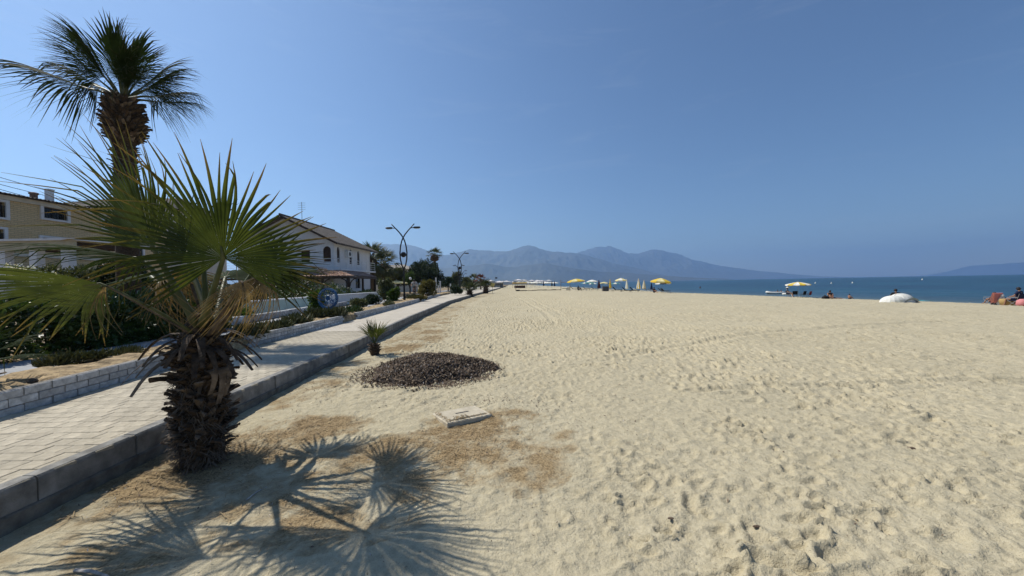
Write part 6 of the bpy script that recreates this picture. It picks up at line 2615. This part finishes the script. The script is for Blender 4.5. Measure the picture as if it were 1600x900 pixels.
# buoys and swimmers
for i, (px, py, c_, lb) in enumerate([(1274, 443, c_wht, 'small white buoy on the water right of the striped parasol'), (1299, 443.2, c_wht, 'small white buoy, middle one of the row on the water'), (1332, 442.6, c_wht, 'larger white buoy on the water above the crouching child'), (1441, 437.5, c_wht, 'white buoy far out above the white tent')]):
    q = g(px, py, SEA_Z)
    mb = MB()
    mb.lathe([(.05, -.2), (.30, -.1), (.36, .1), (.28, .35), (.1, .55), (.06, .9), (.02, .92)], 10)
    s_ = max(.5, q.y / 200)
    o = tag(mb.build('buoy', c_, None, (q.x, q.y, SEA_Z), smooth=True), lb, 'buoy')
    o.scale = (s_,) * 3
q = g(1094, 450.5, SEA_Z)
person('swimmer standing waist-deep in the sea left of the boat', (q.x, q.y, SEA_Z - 1.0), 0, dict(RIDE, pelvis=(0, 0, .92), chest=(0, 0, 1.28), neck=(0, 0, 1.47), head=(0, -.02, 1.60), Lsh=(.19, 0, 1.40), Rsh=(-.19, 0, 1.40), Lel=(.27, .02, 1.12), Rel=(-.27, .02, 1.12), Lwr=(.28, -.1, .90), Rwr=(-.28, -.1, .90), Lhip=(.09, 0, .88), Rhip=(-.09, 0, .88), Lkn=(.1, -.02, .48), Rkn=(-.1, -.02, .48), Lan=(.1, .02, .08), Ran=(-.1, .02, .08), Ltoe=(.1, -.14, .03), Rtoe=(-.1, -.14, .03)), skin_t, None, c_navy)

# ---- cyclist on the footpath
p = at(648, 461, 39)
bz = .49
bike = thing('bicycle', 'dark bicycle ridden towards the camera on the footpath', 'bicycle', (p.x, 39, bz), rad(6))
for y_ in (-.55, .50):
    mb = MB()
    mb.tube([(0, y_ + .31 * math.cos(u), .33 + .31 * math.sin(u)) for u in np.linspace(0, 6.2832, 25)], .022, 6)
    w_ = mb.build('wheel', c_black, bike)
    mb = MB()
    for k in range(10):
        u = k * 6.2832 / 10
        mb.tube([(0, y_, .33), (0, y_ + .30 * math.cos(u), .33 + .30 * math.sin(u))], .003, 3)
    mb.build('spokes', pole_m, w_)
mb = MB()
for a, b in (((0, -.50, .33), (0, -.40, .95)), ((0, -.42, .80), (0, .05, .30)), ((0, -.42, .86), (0, .18, .78)), ((0, .05, .30), (0, .20, .90)), ((0, .05, .30), (0, .50, .33)), ((0, .18, .78), (0, .50, .33))):
    mb.tube([a, b], .018, 6)
mb.build('frame', iron, bike)
mb = MB()
mb.tube([(-.30, -.42, 1.03), (-.12, -.38, 1.0), (.12, -.38, 1.0), (.30, -.42, 1.03)], .014, 6)
mb.tube([(0, -.40, .93), (0, -.38, 1.0)], .016, 6)
mb.build('handlebar', iron, bike)
mb = MB()
mb.box((-.08, .08, .88), (.08, .32, .93), .02)
mb.build('saddle', c_black, bike)
mb = MB()
mb.tube([(-.13, .05, .30), (.13, .05, .30)], .012, 5)
mb.box((.09, -.14, .31), (.15, -.06, .33))
mb.box((-.15, -.10, .10), (-.09, -.02, .12))
mb.build('pedals', iron, bike)
person('cyclist in a white shirt and dark shorts riding towards the camera', (p.x, 39, bz + .01), rad(6), RIDE, skin_t, cloth('white_shirt', (.62, .62, .64)), c_black)
# garden parasol, globe lamp and small fence posts near the path
p = at(617, 450, 44)
parasol('pale yellow garden parasol behind the first lamp post', (p.x + .2, 44, .45), 1.35, at(620, 438.5, 44).z - .45, (c_pale,), 8, rise=.2, val=.08)
p = at(641.5, 450, 43)
gl = thing('globe_lamp', 'white globe garden lamp above the cyclist', 'lamp', (p.x, 43, .45))
zt = at(641.5, 435.2, 43).z - .45
mb = MB()
mb.tube([(0, 0, -.05), (0, 0, zt - .12)], .03, 6)
mb.build('post', iron, gl)
mb = MB()
mb.ball((0, 0, zt), .16, 12, 8)
mb.build('globe', plast, gl, smooth=True)
for i, (px, top) in enumerate([(681.5, 434.5), (688, 440), (685, 447), (704, 444)]):
    p = at(px, 455, 50)
    mb = MB()
    zt = at(px, top, 50).z - .45
    mb.box((-.07, -.07, -.05), (.07, .07, zt), .02)
    mb.box((-.10, -.10, zt), (.10, .10, zt + .05), .02)
    tag(mb.build('gate_post', white_w, None, (p.x, 50, .45)), ['tall white post right of the yellow-green bush', 'slim white post in the gap before the dark clipped bush', 'short white post at the foot of the tall white post', 'white post behind the dark clipped bush'][i], 'post')
p = at(769, 442.5, 62)
sg2 = thing('yellow_board', 'small tilted pale yellow board beyond the last kerb palm', 'board', (p.x, 63, 0))
mb = MB()
mb.tube([(0, 0, -.1), (0, 0, 1.4)], .03, 6)
mb.build('post', wood_l, sg2)
mb = MB()
mb.box((-.32, -.02, 1.05), (.32, .02, 1.75), .0, Matrix.Translation((0, 0, 1.4)) @ Matrix.Rotation(rad(18), 4, 'Y') @ Matrix.Translation((0, 0, -1.4)))
mb.build('panel', c_pale, sg2)

# ------------------------------------------------------------------ haze
mb = MB()
mb.box((-15900, -3100, -6.5), (15900, 15800, 1130))
hm = bpy.data.materials.new('haze')
hm.use_nodes = True
hm.node_tree.nodes.clear()
ho = hm.node_tree.nodes.new('ShaderNodeOutputMaterial')
hv = hm.node_tree.nodes.new('ShaderNodeVolumePrincipled')
hv.inputs['Color'].default_value = (.43, .66, 1.0, 1)
hv.inputs['Density'].default_value = HAZE_D
hv.inputs['Anisotropy'].default_value = .5
hm.node_tree.links.new(hv.outputs[0], ho.inputs['Volume'])
struct(mb.build('haze', hm), 'stuff')
